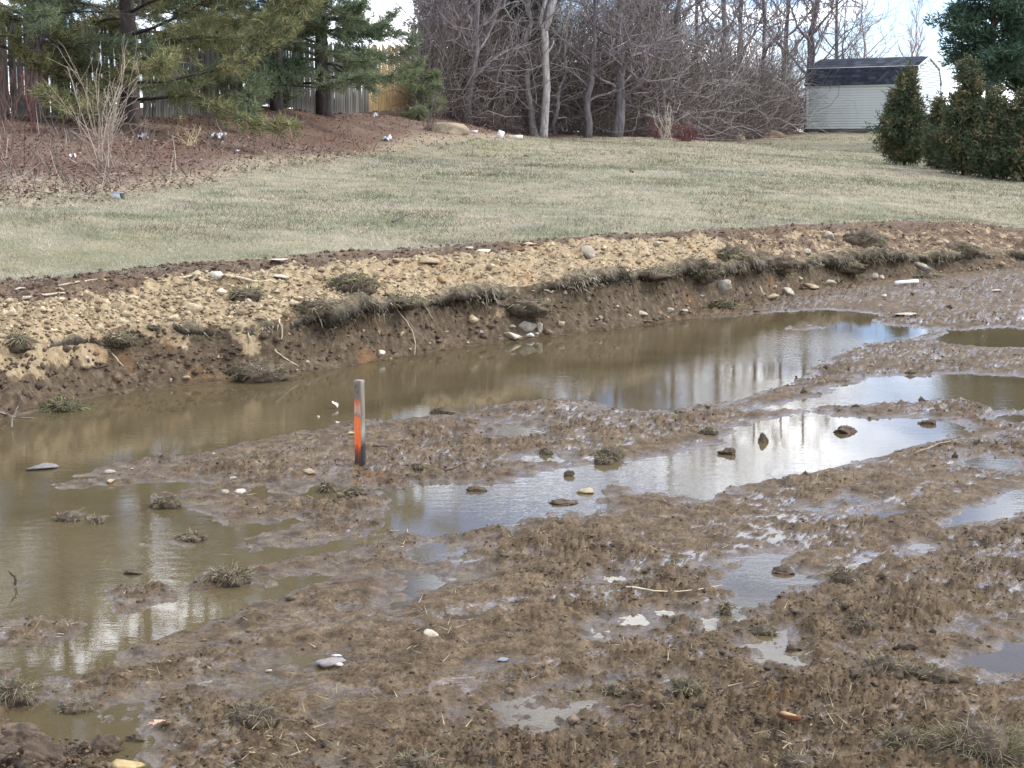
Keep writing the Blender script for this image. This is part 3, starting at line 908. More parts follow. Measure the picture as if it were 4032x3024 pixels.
def bare_tree(px, py, height, r, label, seed, lean=(0, 0), col=(.12, .105, .10), first=.35, spread=.9, d=None, n1=13, cat='tree', group=None, twig=1.0, name='bare_tree', up=.25, wob=.06, levels=3, tipcol=None, loc=None):
    rng = np.random.default_rng(seed)
    if loc is not None: b = np.array(loc)
    elif d is None: b = hit(px, py)
    else:
        b = at_d(px, py, d)
    b = np.array([b[0], b[1], gz(b[0], b[1])])
    root = empty(name, b); tag(root, label, cat, group)
    P = trunk_poly(rng, height, lean, wob, 16); P[0, 2] = -.2
    t = np.linspace(0, 1, len(P))
    R = r * (1 - .9 * t) + .004; R[0] *= 1.4
    A = Acc(); A.tube(P, R, 8, col, .05, rng); A.build('trunk', M_BARK, root, True)
    S0, S1, r0, r1 = [], [], [], []
    def branch(p, d_, ln, rad, lev):
        n = 6 if lev == 1 else (4 if lev == 2 else 2)
        pts = [p]
        for s_ in range(n):
            d_ = d_ / np.linalg.norm(d_)
            pts.append(pts[-1] + d_ * ln / n)
            d_ = d_ + rng.normal(0, .17, 3) + np.array([0, 0, up * .35])
        pts = np.array(pts); rr = np.linspace(rad, rad * .35, n + 1)
        S0.append(pts[:-1]); S1.append(pts[1:]); r0.append(rr[:-1]); r1.append(rr[1:])
        if lev < levels:
            m = int({1: 7, 2: 5}.get(lev, 4) * twig)
            for k in range(m):
                q, dq = poly_at(pts, rng.uniform(.2, .98))
                dq = dq / np.linalg.norm(dq)
                dd = dq * .75 + rng.normal(0, .55, 3) + np.array([0, 0, .12]); dd /= np.linalg.norm(dd)
                branch(q, dd, ln * rng.uniform(.35, .6), max(rad * .45, .0035), lev + 1)
    for k in range(n1):
        f = first + (1 - first) * (k + rng.random()) / n1
        f = min(f, .985)
        p, tp = poly_at(P, f)
        az = k * 2.4 + rng.normal(0, .4)
        d_ = np.array([math.cos(az) * spread, math.sin(az) * spread, rng.uniform(.25, .8) + up])
        branch(p, d_, height * rng.uniform(.22, .38) * (1.15 - .6 * f), r * .42 * (1.1 - .8 * f) + .006, 1)
    B = Acc()
    S0, S1, r0, r1 = map(np.concatenate, (S0, S1, r0, r1))
    cc = mixrand(np.array(col) * .85, np.array(tipcol if tipcol else col) * 1.15, len(S0), rng)
    B.segs(S0, S1, r0, r1, cc)
    B.build('branches', M_TWIG, root)
    return root

GW = 'bare trees rising out of the thicket'
# the pale dead-looking trunk in front, built limb by limb
rngw = np.random.default_rng(77)
b = hit(2140, 541); print('pale trunk at', b)
root = empty('pale_bare_tree', b); tag(root, 'tall smooth pale grey trunk standing at the lawn edge before the thicket', 'tree', GW)
A = Acc()
sc_ = b[1] / FPX
def rel(px, py): return np.array([(px - 2140) * sc_, 0.0, (541 - py) * sc_ / math.cos(0)])
P = np.array([rel(2140, 556), rel(2141, 520), rel(2146, 440), rel(2152, 350), rel(2147, 260), rel(2146, 180), rel(2143, 130)])
A.tube(P, [.155, .135, .122, .118, .112, .105, .10], 12, (.40, .365, .33), .025, rngw)
A.build('trunk', M_BARK, root, True)
for pts, rr in (([rel(2143, 135), rel(2128, 105), rel(2134, 60), rel(2150, 20), rel(2146, -60), rel(2130, -220)], [.075, .062, .055, .05, .04, .02]),
                ([rel(2147, 135), rel(2160, 90), rel(2172, 40), rel(2184, 10), rel(2176, -40), rel(2190, -200), rel(2205, -330)], [.095, .10, .105, .09, .075, .05, .02]),
                ([rel(2150, 222), rel(2166, 205), rel(2176, 185), rel(2180, 168)], [.035, .03, .024, .016])):
    B = Acc(); pts = np.array(pts); pts[:, 1] += np.linspace(0, .25, len(pts)); B.tube(pts, rr, 8, (.40, .365, .33), .04, rngw); B.build('limb', M_BARK, root, True)
bare_tree(2112, 540, 6.5, .13, 'darker vine-wrapped trunk leaning left just behind the pale trunk', 21, (-.045, .02), (.19, .165, .15), .45, .8, wob=.09, group=GW, n1=11)
bare_tree(2192, 528, 4.2, .065, 'slender spotted pale trunk right of the tall pale trunk', 22, (.06, .0), (.36, .34, .31), .6, .6, wob=.05, group=GW, n1=6)
for i, (px, py, d, h, r, ln, col, lab) in enumerate((
        (1735, 515, 46.5, 6.4, .13, (.0, 0), (.155, .135, .13), 'grey bare tree right of the yellow fence section, arching limbs'),
        (1835, 525, 46.5, 6.4, .16, (.01, 0), (.15, .13, .125), 'forked bare tree between the fence end and the pale trunk'),
        (1905, 505, 55, 7.0, .12, (-.02, 0), (.13, .115, .11), 'thin dark bare tree half hidden in the brush left of the pale trunk'),
        (2310, 535, 48.6, 6.4, .11, (.05, 0), (.15, .135, .13), 'bare tree leaning right, first one right of the slender spotted trunk'),
        (2420, 535, 49, 6.6, .17, (-.03, 0), (.145, .13, .13), 'broad bare tree draped in vines, in the middle of the thicket'),
        (2520, 515, 55, 7.2, .12, (.02, 0), (.135, .12, .118), 'bare tree behind the red-stemmed brush pile'),
        (2660, 520, 53, 10, .13, (.0, 0), (.13, .115, .115), 'upright bare tree behind the sandy dirt mound'),
        (2855, 510, 57.5, 9.5, .15, (.015, 0), (.20, .185, .175), 'straight pale grey trunk left of the shed'),
        (2990, 520, 61, 9.5, .12, (.01, 0), (.13, .118, .115), 'slim bare tree second from the shed'),
        (3185, 500, 68, 10, .20, (.02, 0), (.125, .108, .105), 'spreading bare tree directly behind the left end of the shed'),
        (2760, 500, 62, 9.5, .12, (.0, 0), (.14, .12, .118), 'twiggy bare tree between the sandy mound tree and the straight pale trunk'),
        (2930, 500, 66, 10, .14, (.0, 0), (.13, .115, .112), 'dense-crowned bare tree right of the straight pale trunk'),
        (3080, 500, 70, 10.5, .15, (.01, 0), (.13, .115, .112), 'wide-crowned bare tree left of the spreading tree behind the shed'),
        (3290, 480, 74, 10, .12, (.03, 0), (.15, .13, .125), 'bare tree whose limbs reach over the shed roof'),
        )):
    bare_tree(px, py, h, r, lab, 30 + i, ln, col, .16, 1.0, d=d, n1=18, group=GW, twig=1.15, tipcol=(.19, .155, .15))
bare_tree(3400, 430, 7.5, .10, 'faint bare tree standing behind the shed roof', 51, (0, 0), (.21, .17, .165), .25, .8, d=85, n1=14, group=GW, twig=1.3)
bare_tree(3585, 430, 7.4, .085, 'fine upswept bare tree against the sky behind the shed gable', 52, (0, 0), (.26, .20, .185), .2, .55, d=90, n1=16, up=.6, group=GW, twig=1.3)
bare_tree(3300, 430, 8, .1, 'faint bare tree behind the middle of the shed roof', 53, (0, 0), (.19, .16, .155), .25, .9, d=88, n1=14, group=GW, twig=1.3)

def conifer(px, py, h, rad, label, seed, c1, c2, d=None, z0=.05, nb=260, spray=26, size=.09, name='cedar', cat='cedar', group=None, trunk_r=.05, power=.8, drop=0.0, tipc=None, bronze=.25, lift=.35, leader=0.0):
    rng = np.random.default_rng(seed)
    if d is None: b = hit(px, py)
    else:
        b = at_d(px, py, d); b[2] = gz(b[0], b[1])
    root = empty(name, b); tag(root, label, cat, group)
    P = trunk_poly(rng, h * .97, wob=.01); P[0, 2] = -.15
    A = Acc(); A.tube(P, trunk_r * (1 - .9 * np.linspace(0, 1, len(P))) + .004, 7, (.10, .075, .055), .05, rng); A.build('trunk', M_BARK, root, True)
    S0, S1 = [], []
    C = Acc()
    PP, DD, BB, SS = [], [], [], []
    for k in range(nb):
        f = z0 + (1 - z0) * (1 - (1 - (k + rng.random()) / nb) ** .62)
        prof = (1 - f) ** power * min(1, .55 + (f - z0) * 3)
        ln = rad * prof * (rng.uniform(.45, 1.1) + .35 * (rng.random() < .12)) + .05
        az = rng.random() * 2 * math.pi
        p0 = np.array([0, 0, f * h])
        dr = np.array([math.cos(az), math.sin(az), lift + rng.normal(0, .15)])
        e = p0 + dr * ln + np.array([0, 0, -drop * ln])
        S0.append(p0); S1.append(e)
        m = max(4, int(spray * (.4 + ln / rad)))
        t = rng.uniform(.25, 1.03, m) ** .7
        q = p0 + (e - p0) * t[:, None] + rng.normal(0, size * .8, (m, 3)) * (1.2 - .5 * t[:, None])
        PP.append(q); DD.append(dr / np.linalg.norm(dr) * .6 + rng.normal(0, .55, (m, 3)) + np.array([0, 0, .2]))
        BB.append((t > .6) & (rng.random() < bronze + .6 * max(0, f - .6)) & (rng.random(m) < .8))
    PP, DD, BB = np.concatenate(PP), np.concatenate(DD), np.concatenate(BB)
    n = len(PP)
    cc = mixrand(c1, c2, n, rng)
    if tipc is not None:
        cc = np.where(BB[:, None], mixrand(c2, tipc, n, rng, .6), cc)
    C.leaves(PP, DD, rng.uniform(.8, 1.9, n) * size, size * .30, cc, rng)
    D2 = DD + rng.normal(0, .5, DD.shape)
    C.leaves(PP + rng.normal(0, size * .3, PP.shape), D2, rng.uniform(.7, 1.7, n) * size, size * .26, cc * rng.uniform(.7, 1.25, (n, 1)), rng)
    D3 = DD * .7 + rng.normal(0, .45, DD.shape) + np.array([0, 0, -.25])
    C.leaves(PP + rng.normal(0, size * .3, PP.shape), D3, rng.uniform(.7, 1.7, n) * size, size * .26, cc * rng.uniform(.7, 1.25, (n, 1)), rng)
    B = Acc(); B.segs(np.array(S0), np.array(S1), .010 + trunk_r * .12, .003, (.09, .07, .05)); B.build('branches', M_BARK, root)
    C.build('foliage', M_CEDAR, root)
    return root

CG1, CG2, CBR = (.036, .052, .028), (.092, .108, .052), (.18, .125, .062)
GC = 'young cedars in a row at the right of the lawn'
conifer(3560, 652, 2.5, .80, 'young cedar nearest the shed, tallest of the row with bronze tips', 61, CG1, CG2, None, .03, 330, 26, .095, group=GC, bronze=.30, tipc=CBR, power=.85)
conifer(3692, 668, 1.8, .34, 'small narrow cedar half hidden between the first two larger cedars', 62, CG1, CG2, None, .03, 190, 22, .09, group=GC, bronze=.30, tipc=CBR)
conifer(3795, 690, 2.7, .80, 'second large cedar from the shed with a bare brown leader', 63, CG1, CG2, None, .03, 330, 26, .095, group=GC, bronze=.30, tipc=CBR, power=.85)
conifer(3915, 704, 2.0, .76, 'lower rounded cedar, second from the right frame edge', 64, CG1, CG2, None, .03, 300, 25, .095, group=GC, bronze=.30, tipc=CBR, power=.78)
conifer(4035, 716, 2.1, .82, 'cedar cut by the right frame edge', 65, CG1, CG2, None, .03, 300, 25, .095, group=GC, bronze=.30, tipc=CBR, power=.78)
DG1, DG2 = (.024, .048, .032), (.060, .098, .058)
conifer(3890, 470, 8.2, 2.15, 'large dark evergreen tree with visible trunk behind the cedars', 66, DG1, DG2, 52, .26, 210, 66, .15, name='evergreen_tree', cat='evergreen tree', trunk_r=.16, power=.62, lift=.22, tipc=(.075, .11, .06), bronze=.3)
conifer(4085, 470, 9, 2.1, 'second large evergreen cut by the right frame edge', 67, DG1, DG2, 56, .16, 240, 56, .16, name='evergreen_tree', cat='evergreen tree', trunk_r=.16, power=.62, lift=.22, tipc=(.075, .11, .06), bronze=.3)
for i, (px, d, h, rr, lab) in enumerate(((1985, 52, 6.6, 2.0, 'dark evergreen looming behind the brush left of the pale trunk'), (2085, 54, 6.2, 1.7, 'dark evergreen directly behind the pale trunk'),
                                        (1780, 64, 8, 2.4, 'dark evergreen behind the end of the picket fence'), (2530, 66, 9.0, 2.2, 'dark evergreen glimpsed through the middle of the thicket'))):
    conifer(px, 480, h, rr, lab, 70 + i, (.018, .036, .026), (.034, .060, .040), d, (.42 if i < 2 else .08), 170, 34, .20, name='evergreen_tree', cat='evergreen tree', trunk_r=.14, power=.6, lift=.1)

# ------------------------------------------------------------------ thicket of brush and vines
def brush(name, n, u0, u1, doff, hgt, kseg, rad, cols, seed, label, curl=.3, lens=(1.2, 3.2), front=None):
    """curved stems rooted in the thicket; front = distance of its front edge for each column"""
    rng = np.random.default_rng(seed)
    u = rng.uniform(u0, u1, n)
    dist = (front(u) if front else 47) + rng.uniform(doff[0], doff[1], n)
    P = np.stack([u * dist, dist, np.zeros(n)], -1)
    P[:, 2] = ground_z(P[:, 0], P[:, 1], False)[0] + rng.random(n) ** 1.5 * hgt(u)
    D = rng.normal(0, .55, (n, 3)); D[:, 2] = np.abs(rng.normal(.7, .5, n))
    D /= np.linalg.norm(D, axis=1, keepdims=True)
    ln = rng.uniform(*lens, n) / kseg
    R = rng.uniform(rad[0], rad[1], n)
    cc = np.array(cols)[rng.integers(len(cols), size=n)] * rng.uniform(.7, 1.35, (n, 1))
    A = Acc()
    gzb = P[:, 2] * 0 + ground_z(P[:, 0], P[:, 1], False)[0]
    for k in range(kseg):
        Q = P + D * ln[:, None]
        Q[:, 2] = np.maximum(Q[:, 2], gzb - .02)
        r0 = R * (1 - .75 * k / kseg); r1 = R * (1 - .75 * (k + 1) / kseg)
        A.segs(P, Q, r0, r1, cc)
        P = Q
        D = D + rng.normal(0, curl, D.shape) + np.array([0, 0, -.10 if k > kseg // 2 else .02])
        D /= np.linalg.norm(D, axis=1, keepdims=True)
    o = A.build(name, M_TWIG)
    tag(o, label, 'brush', kind='stuff')
    return o

def uu(px): return (px - 2016) / FPX
def front_y(u):
    return np.interp(u, [uu(1640), uu(1760), uu(1950), uu(2140), uu(2600), uu(2720), uu(3000), uu(3200)], [44, 45.5, 47.0, 49.2, 50.2, 53, 59, 66])
GREY = [(.108, .089, .072), (.138, .116, .096), (.090, .072, .058), (.168, .142, .118), (.115, .085, .066)]
def h1(u): return np.interp(u, [uu(1640), uu(1800), uu(2100), uu(2400), uu(2700), uu(3000), uu(3180)], [1.3, 1.9, 2.2, 3.2, 2.6, 1.9, 1.2])
brush('brush_thicket', 7200, uu(1640), uu(3120), (0, 6), h1, 5, (.005, .014), GREY, 81, 'tangled grey-brown brush and hanging vines along the lawn edge', .34, front=front_y)
brush('brush_thicket', 1600, uu(1690), uu(3100), (.2, 3), lambda u: h1(u) * .9, 8, (.010, .022), [(.21, .185, .17), (.17, .145, .135), (.24, .21, .19)], 82, 'thicker pale vines looping through the brush', .38, (2.0, 4.5), front=front_y)
brush('brush_thicket', 4600, uu(1640), uu(3120), (2, 12), lambda u: np.interp(u, [uu(1640), uu(2300), uu(2700), uu(3120)], [4.4, 4.8, 3.8, 2.6]), 4, (.006, .016), [(.11, .096, .092), (.135, .118, .114), (.15, .12, .115)], 83, 'fine dark twigs of the wood behind the thicket', .28, (1.2, 3.0), front=front_y)
brush('brush_thicket', 1800, uu(1660), uu(2760), (1, 8), lambda u: 0 * u + 6.5, 4, (.006, .014), GREY, 86, 'high tangle of bare twigs and vines above the thicket', .3, (1.2, 2.6), front=front_y)
brush('low_brush', 2600, uu(1640), uu(3120), (-.35, 1.6), lambda u: 0 * u + .25, 4, (.004, .009), [(.12, .09, .078), (.15, .115, .10), (.10, .075, .068)], 84, 'dense low dead stems at the foot of the thicket', .3, (.4, 1.2), front=front_y)

brush('brush_thicket', 1300, uu(2960), uu(3300), (-2, 4), lambda u: 0 * u + 1.5, 5, (.006, .014), GREY, 85, 'bare twigs behind the left end of the shed', .3, (.8, 2.0), front=lambda u: 0 * u + 71)
# ------------------------------------------------------------------ shed
M_SIDE = mat_plain('vinyl_siding', (.54, .57, .52), (.62, .65, .60), 1.5, .45, 0, spec=.4)
M_TRIM = mat_plain('white_trim', (.70, .70, .66), (.78, .78, .74), 3, .5, 0)
M_SHIN = [mat_plain('shingle_%s' % k, c, tuple(x * 1.35 for x in c), 40, .9, .4, .003, .15) for k, c in (('slate', (.026, .030, .040)), ('charcoal', (.018, .021, .028)), ('blue', (.045, .050, .062)))]
M_SKID = mat_plain('shed_skid', (.16, .14, .12), (.24, .21, .18), 6, .9, .3)
c0 = at_d(3172, 518, 64.6)
yaw = -math.radians(34.3)
LS, WS = 4.6, 3.0
shed = empty('garden_shed', (c0[0], c0[1], c0[2] - .02), yaw)
tag(shed, 'pale sided barn-roof garden shed with dark shingles, far right of the lawn', 'shed')
zb, ze = .12, 1.86                                   # siding from base to eave
prof = [(-.06, ze), (.30, ze + .70), (1.5, ze + 1.10), (2.70, ze + .70), (3.06, ze)]    # gambrel: depth, height
A = Acc()       # inner walls so that the shed is solid
A.box((LS / 2, WS / 2, (zb + ze) / 2), (LS - .06, WS - .06, ze - zb + .04), (.6, .6, .6))
gpts = [(0.03, ze), (.33, ze + .66), (1.5, ze + 1.05), (2.67, ze + .66), (2.97, ze)]
V = [(x, y, z) for x in (.03, LS - .03) for y, z in gpts]
A.add(V, [[0, 1, 6, 5], [1, 2, 7, 6], [2, 3, 8, 7], [3, 4, 9, 8]], [[0, 2, 1], [0, 4, 2], [2, 4, 3], [5, 6, 7], [5, 7, 9], [7, 8, 9]])
A.build('wall', mat_plain('shade_grey_sheathing', (.26, .27, .26), (.32, .33, .32), 5, .9, 0), shed)  # wall grey darkened to paint shade lines into the gaps between boards
nbrd = 17; bh = (ze - zb) / nbrd
def board(L):
    me = bpy.data.meshes.new('siding_board')      # clapboard: lower edge stands out
    V = [(0, .0, .010), (L, .0, .010), (L, -.028, .012), (0, -.028, .012), (0, -.010, bh), (L, -.010, bh), (L, .0, bh), (0, .0, bh)]
    me.from_pydata(V, [], [(0, 3, 2, 1), (3, 4, 5, 2), (4, 7, 6, 5), (0, 7, 4, 3), (1, 2, 5, 6)])
    me.materials.append(M_SIDE); return me
bm_long = board(LS - .16)
for i in range(nbrd):
    link('siding_board', bm_long, None, shed, (.08, .03, zb + i * bh))
i = 0
z = zb
while z < ze + 1.0:
    zt = z + bh
    def half(zz):
        return np.interp(zz, [0, ze, ze + .66, ze + 1.05], [1.47, 1.47, 1.17, 0.02])
    w = float(min(half(z), half(zt)))
    if w > .08:
        o = link('siding_board', board(2 * w - (.14 if z < ze else .02)), None, shed, (LS - .03, 1.5 - w + (.07 if z < ze else .01), z), (0, 0, math.pi / 2))
    z = zt
for x, y in ((.035, .0), (LS + .0, .0), (LS + .0, WS)):
    A = Acc(); A.box((x, y, (zb + ze) / 2), (.09, .07, ze - zb), (1, 1, 1)); A.build('corner_trim', M_TRIM, shed)
A = Acc(); A.box((LS / 2, .0, ze - .03), (LS - .1, .055, .05)); A.build('eave_trim', M_TRIM, shed)
A = Acc(); A.box((LS / 2, WS / 2, .05), (LS - .1, WS - .1, .10)); A.build('skid', M_SKID, shed)
for x in (.3, 1.6, 2.9, 4.2):
    A = Acc(); A.box((x, .12, -.05), (.38, .2, .12)); A.build('concrete_block', mat_plain('block', (.3, .29, .27), (.4, .39, .37), 12, .9) if x == .3 else bpy.data.materials['block'], shed)
def roof_slab(a, b, name):
    A = Acc(); n_ = np.array([0, -(b[1] - a[1]), (b[0] - a[0])]); n_ = n_ / np.linalg.norm(n_) * .03
    if n_[2] < 0: n_ = -n_
    V = []
    for x in (-.1, LS - .005):
        for q in (a, b):
            V.append(np.array([x, q[0], q[1]])); V.append(np.array([x, q[0], q[1]]) + n_)
    A.add(V, [[0, 1, 5, 4], [2, 6, 7, 3], [1, 3, 7, 5], [0, 4, 6, 2], [0, 2, 3, 1], [4, 5, 7, 6]])
    return A.build(name, M_SHIN[1], shed), n_ / .03
slabs = [roof_slab(prof[i], prof[i + 1], 'roof_slope') for i in range(4)]
def shingle_mesh(w, h, m):
    me = bpy.data.meshes.new('shingle')
    V = [(0, 0, 0), (w, 0, 0), (w, h, 0), (0, h, 0), (0, 0, .010), (w, 0, .010), (w, h, .004), (0, h, .004)]
    me.from_pydata(V, [], [(4, 5, 6, 7), (0, 1, 5, 4), (1, 2, 6, 5), (2, 3, 7, 6), (3, 0, 4, 7)])
    me.materials.append(m); return me
rs = np.random.default_rng(5)
def lay(slab_i, a, b, courses, tabw):
    sl, nn = slabs[slab_i]
    a3, b3 = np.array([0, a[0], a[1]]), np.array([0, b[0], b[1]])
    up_ = b3 - a3; Ls = np.linalg.norm(up_); up_ = up_ / Ls
    ang = math.atan2(up_[2], up_[1])
    ch = Ls / courses
    mm = [shingle_mesh(tabw - .006, ch * 1.06, m) for m in M_SHIN]
    for c in range(courses):
        x = -.1 - (tabw / 2 if c % 2 else 0)
        p = a3 + up_ * (c * ch) + nn * (.031 + .001)
        while x < LS - tabw:
            link('shingle', mm[int(rs.choice(3, p=(.5, .3, .2)))], None, sl, (max(x, -.1), p[1], p[2]), (ang, 0, 0))
            x += tabw
lay(0, prof[0], prof[1], 7, .16)
lay(1, prof[1], prof[2], 3, .32)
A = Acc(); A.box((LS / 2 - .05, .285, ze + .705), (LS + .1, .04, .045)); A.build('roof_trim', M_TRIM, shed)
for i in range(4):
    a, b = np.array(prof[i]), np.array(prof[i + 1])
    dv = (b - a); l_ = np.linalg.norm(dv); th = math.atan2(dv[1], dv[0])
    Rm = np.array([[1, 0, 0], [0, math.cos(th), -math.sin(th)], [0, math.sin(th), math.cos(th)]])
    mid = (a + b) / 2
    A = Acc(); A.box((LS + .012, mid[0], mid[1] - .005), (.03, l_ + .02, .11), R=Rm); A.build('gable_trim', M_TRIM, shed)

# black metal fence beyond the cedars
M_IRON = mat_plain('black_iron', (.012, .012, .013), (.02, .02, .022), 20, .5, 0)
ia, ib = at_d(3690, 470, 66), at_d(4120, 470, 58)
ia[2], ib[2] = gz(ia[0], ia[1]), gz(ib[0], ib[1])
ifence = empty('metal_fence', ia); tag(ifence, 'black metal picket fence against the sky behind the cedars', 'fence')
idv = ib - ia; il = float(np.hypot(idv[0], idv[1])); irz = math.atan2(idv[1], idv[0])
A = Acc(); A.box((0, 0, .6), (.018, .018, 1.15)); bar_me = A.mesh('bar')
A = Acc(); A.box((0, 0, .65), (.06, .06, 1.3)); ipost_me = A.mesh('post')
bar_me.materials.append(M_IRON); ipost_me.materials.append(M_IRON)
nb_ = int(il / .125)
for i in range(nb_ + 1):
    q = idv * (i * .125 / il)
    link('post' if i % 15 == 0 else 'bar', ipost_me if i % 15 == 0 else bar_me, None, ifence, q, (0, 0, irz))
for zz in (.12, .95, 1.1):
    A = Acc(); A.tube([np.array([0, 0, zz]), idv + np.array([0, 0, zz])], .018, 4); A.build('rail', M_IRON, ifence)

# ------------------------------------------------------------------ small geometry helpers
import bmesh
def ico(sub):
    bm = bmesh.new(); bmesh.ops.create_icosphere(bm, subdivisions=sub, radius=1.0)
    V = np.array([v.co[:] for v in bm.verts]); T = np.array([[v.index for v in f.verts] for f in bm.faces]); bm.free()
    return V, T
ICO1, ICO2, ICO3 = ico(1), ico(2), ico(3)
OCT = (np.array([(1, 0, 0), (-1, 0, 0), (0, 1, 0), (0, -1, 0), (0, 0, 1), (0, 0, -1)], float), np.array([(0, 2, 4), (2, 1, 4), (1, 3, 4), (3, 0, 4), (2, 0, 5), (1, 2, 5), (3, 1, 5), (0, 3, 5)]))

def facet(rng, base, cuts=11, lo=.55, hi=1.0):
    n = rng.normal(size=(cuts, 3)); n /= np.linalg.norm(n, axis=1, keepdims=True)
    dd = rng.uniform(lo, hi, cuts)
    dot = base @ n.T
    r = np.min(np.where(dot > .05, dd / np.maximum(dot, .05), 9), axis=1)
    return base * np.minimum(r, 1.1)[:, None]

def ground_pts(rng, n, u0, u1, y0, y1, screen=True):
    u = rng.uniform(u0, u1, n)
    if screen:
        a = rng.uniform(math.atan(CAMZ / y1), math.atan(CAMZ / y0), n); y = CAMZ / np.tan(a)
    else:
        y = np.exp(rng.uniform(math.log(y0), math.log(y1), n))
    return u * y, y, u

# ------------------------------------------------------------------ grass of the lawn
rl = np.random.default_rng(101)
X, Y, u = ground_pts(rl, 520000, -.40, .40, 11, 64, False)
e_ = edge_e(X, Y)
jag = .55 * perlin(X * 2.2, Y * 2.2, 55) + .4 * perlin(X * 7, Y * 7, 56) - .3 * rl.random(len(X)) ** 3
dens = .62 + .6 * fbm(X * .8, Y * .8, 3, 57)
keep = (Y > e_ - .12 + jag) & (Y < litter_y(u) + 1.5 * perlin(X * .9, Y * .9, 81) + .3) & (rl.random(len(X)) < dens + .1)
X, Y = X[keep], Y[keep]
Z = ground_z(X, Y)[0]
n = len(X)
g1 = fbm(X * .28, Y * .28, 3, 58) + .7 * fbm(X * 1.3, Y * 1.3, 3, 59)
g1 = sstep(-.35, .38, g1 + .16 + rl.normal(0, .2, n))[:, None]
straw = mixrand((.275, .252, .185), (.465, .435, .335), n, rl)
green = mixrand((.125, .138, .078), (.24, .245, .155), n, rl)
cc = straw * g1 + green * (1 - g1)
brown = fbm(X * .5 + 7, Y * .5, 3, 60) > .18
cc = np.where((brown & (rl.random(n) < .55))[:, None], cc * np.array([.74, .64, .60]), cc)
cc = cc * (1 + .35 * np.clip(perlin(X * 3.1, Y * 1.2, 66), -.7, .7))[:, None]
sz = np.clip(Y / 16, .8, 2.2)
D = np.stack([rl.normal(0, .65, n), rl.normal(0, .65, n), np.full(n, .8)], -1)
A = Acc(); A.leaves(np.stack([X, Y, Z - .004], -1), D, rl.uniform(.02, .06, n) * sz ** .5 * (1.25 - .5 * g1[:, 0]), .0075 * sz, cc, rl, tri=True)
o = A.build('lawn_grass', M_GRASS); tag(o, 'short dormant grass, straw and dull green, covering the lawn', 'grass', kind='stuff')

# ------------------------------------------------------------------ leaf litter and twigs under the pines
X, Y, u = ground_pts(rl, 60000, -.40, .20, 14, 60, False)
keep = (Y > litter_y(u) - .8 * rl.random(len(X)) ** 2) & (Y < litter_y(u) + 14)
X, Y, u = X[keep], Y[keep], u[keep]; Z = ground_z(X, Y)[0]; n = len(X)
cols = np.array([(.14, .082, .058), (.17, .112, .080), (.24, .18, .132), (.36, .30, .225), (.09, .06, .046)])
cc = cols[rl.choice(5, n, p=(.33, .28, .2, .08, .11))] * rl.uniform(.7, 1.25, (n, 1))
D = np.stack([rl.normal(0, 1, n), rl.normal(0, 1, n), rl.uniform(0, .5, n)], -1)
A = Acc(); A.leaves(np.stack([X, Y, Z + .005], -1), D, rl.uniform(.035, .085, n), .035, cc, rl, flat=(0, 0, 1))
o = A.build('fallen_leaves', M_LEAF); tag(o, 'reddish brown fallen leaves and needles under the pines', 'leaves', kind='stuff')
# dry grass fringe where lawn meets litter
X, Y, u = ground_pts(rl, 26000, -.40, .12, 13, 52, False)
ly = litter_y(u); keep = (Y > ly - .9) & (Y < ly + 2.6 * (.5 + perlin(X * .7, Y * .7, 88)))
X, Y = X[keep], Y[keep]; Z = ground_z(X, Y)[0]; n = len(X)
D = np.stack([rl.normal(0, .7, n), rl.normal(0, .7, n), rl.uniform(.1, .8, n)], -1)
A = Acc(); A.leaves(np.stack([X, Y, Z], -1), D, rl.uniform(.06, .16, n), .012, mixrand((.27, .21, .14), (.46, .39, .27), n, rl), rl, tri=True)
o = A.build('dry_grass', M_GRASS); tag(o, 'pale dry grass fringing the leaf litter', 'grass', kind='stuff')
def lit_front(u): return litter_y(u)
brush('bramble_brush', 130, uu(-700), uu(330), (2.5, 9), lambda u: 0 * u + .08, 6, (.0025, .0055), [(.095, .055, .045), (.125, .095, .078), (.08, .055, .046)], 111, 'tangle of thin bare brambles on the leaf litter at far left', .3, (.5, 2.0), front=lit_front)
brush('bramble_brush', 420, uu(-500), uu(1750), (.6, 7), lambda u: 0 * u + .04, 4, (.003, .007), [(.105, .08, .064), (.085, .055, .044), (.15, .12, .095)], 112, 'scattered thin dead stems on the reddish leaf litter', .25, (.15, .5), front=lit_front)
brush('fallen_twigs', 260, uu(-700), uu(900), (.3, 9), lambda u: 0 * u + .02, 2, (.006, .013), [(.24, .20, .16), (.15, .12, .095)], 113, 'short fallen twigs lying on the leaf litter', .2, (.2, .6), front=lit_front)

# ------------------------------------------------------------------ turf hanging over the cut
xs = np.linspace(-7.5, 9.5, 1500)
yl_ = np.maximum(edge_l(xs), edge_f(xs) + .1)
zl_ = ground_z(xs, yl_ + .06)[0]
turf = np.clip(.42 + 1.9 * fbm(xs * 1.1, xs * 0 + 4, 4, 121), 0, 1.25)
pxx = xs / yl_ * FPX + 2016
turf = turf * np.where(pxx < 1250, .55, 1.0)
turf = np.maximum(turf, np.interp(pxx, [1350, 1600, 2700, 3900, 4100], [0, .38, .45, .35, .25]) + .75 * perlin(xs * 1.5, xs * 0 + .2, 126) + .3 * perlin(xs * 5, xs * 0 + .7, 127))
turf = np.clip(turf, 0, 1.25)
out = np.array([.55, -.62])
prof_t = [(-.16, .012), (-.05, .032), (.10, .024), (.20, -.025), (.19, -.08), (.07, -.12), (-.08, -.15)]
rows_ = []
lump = .045 * perlin(xs * 4.2, xs * 0 + .4, 124) + .05 * np.abs(perlin(xs * 8, xs * 0 + .9, 125)) - .015
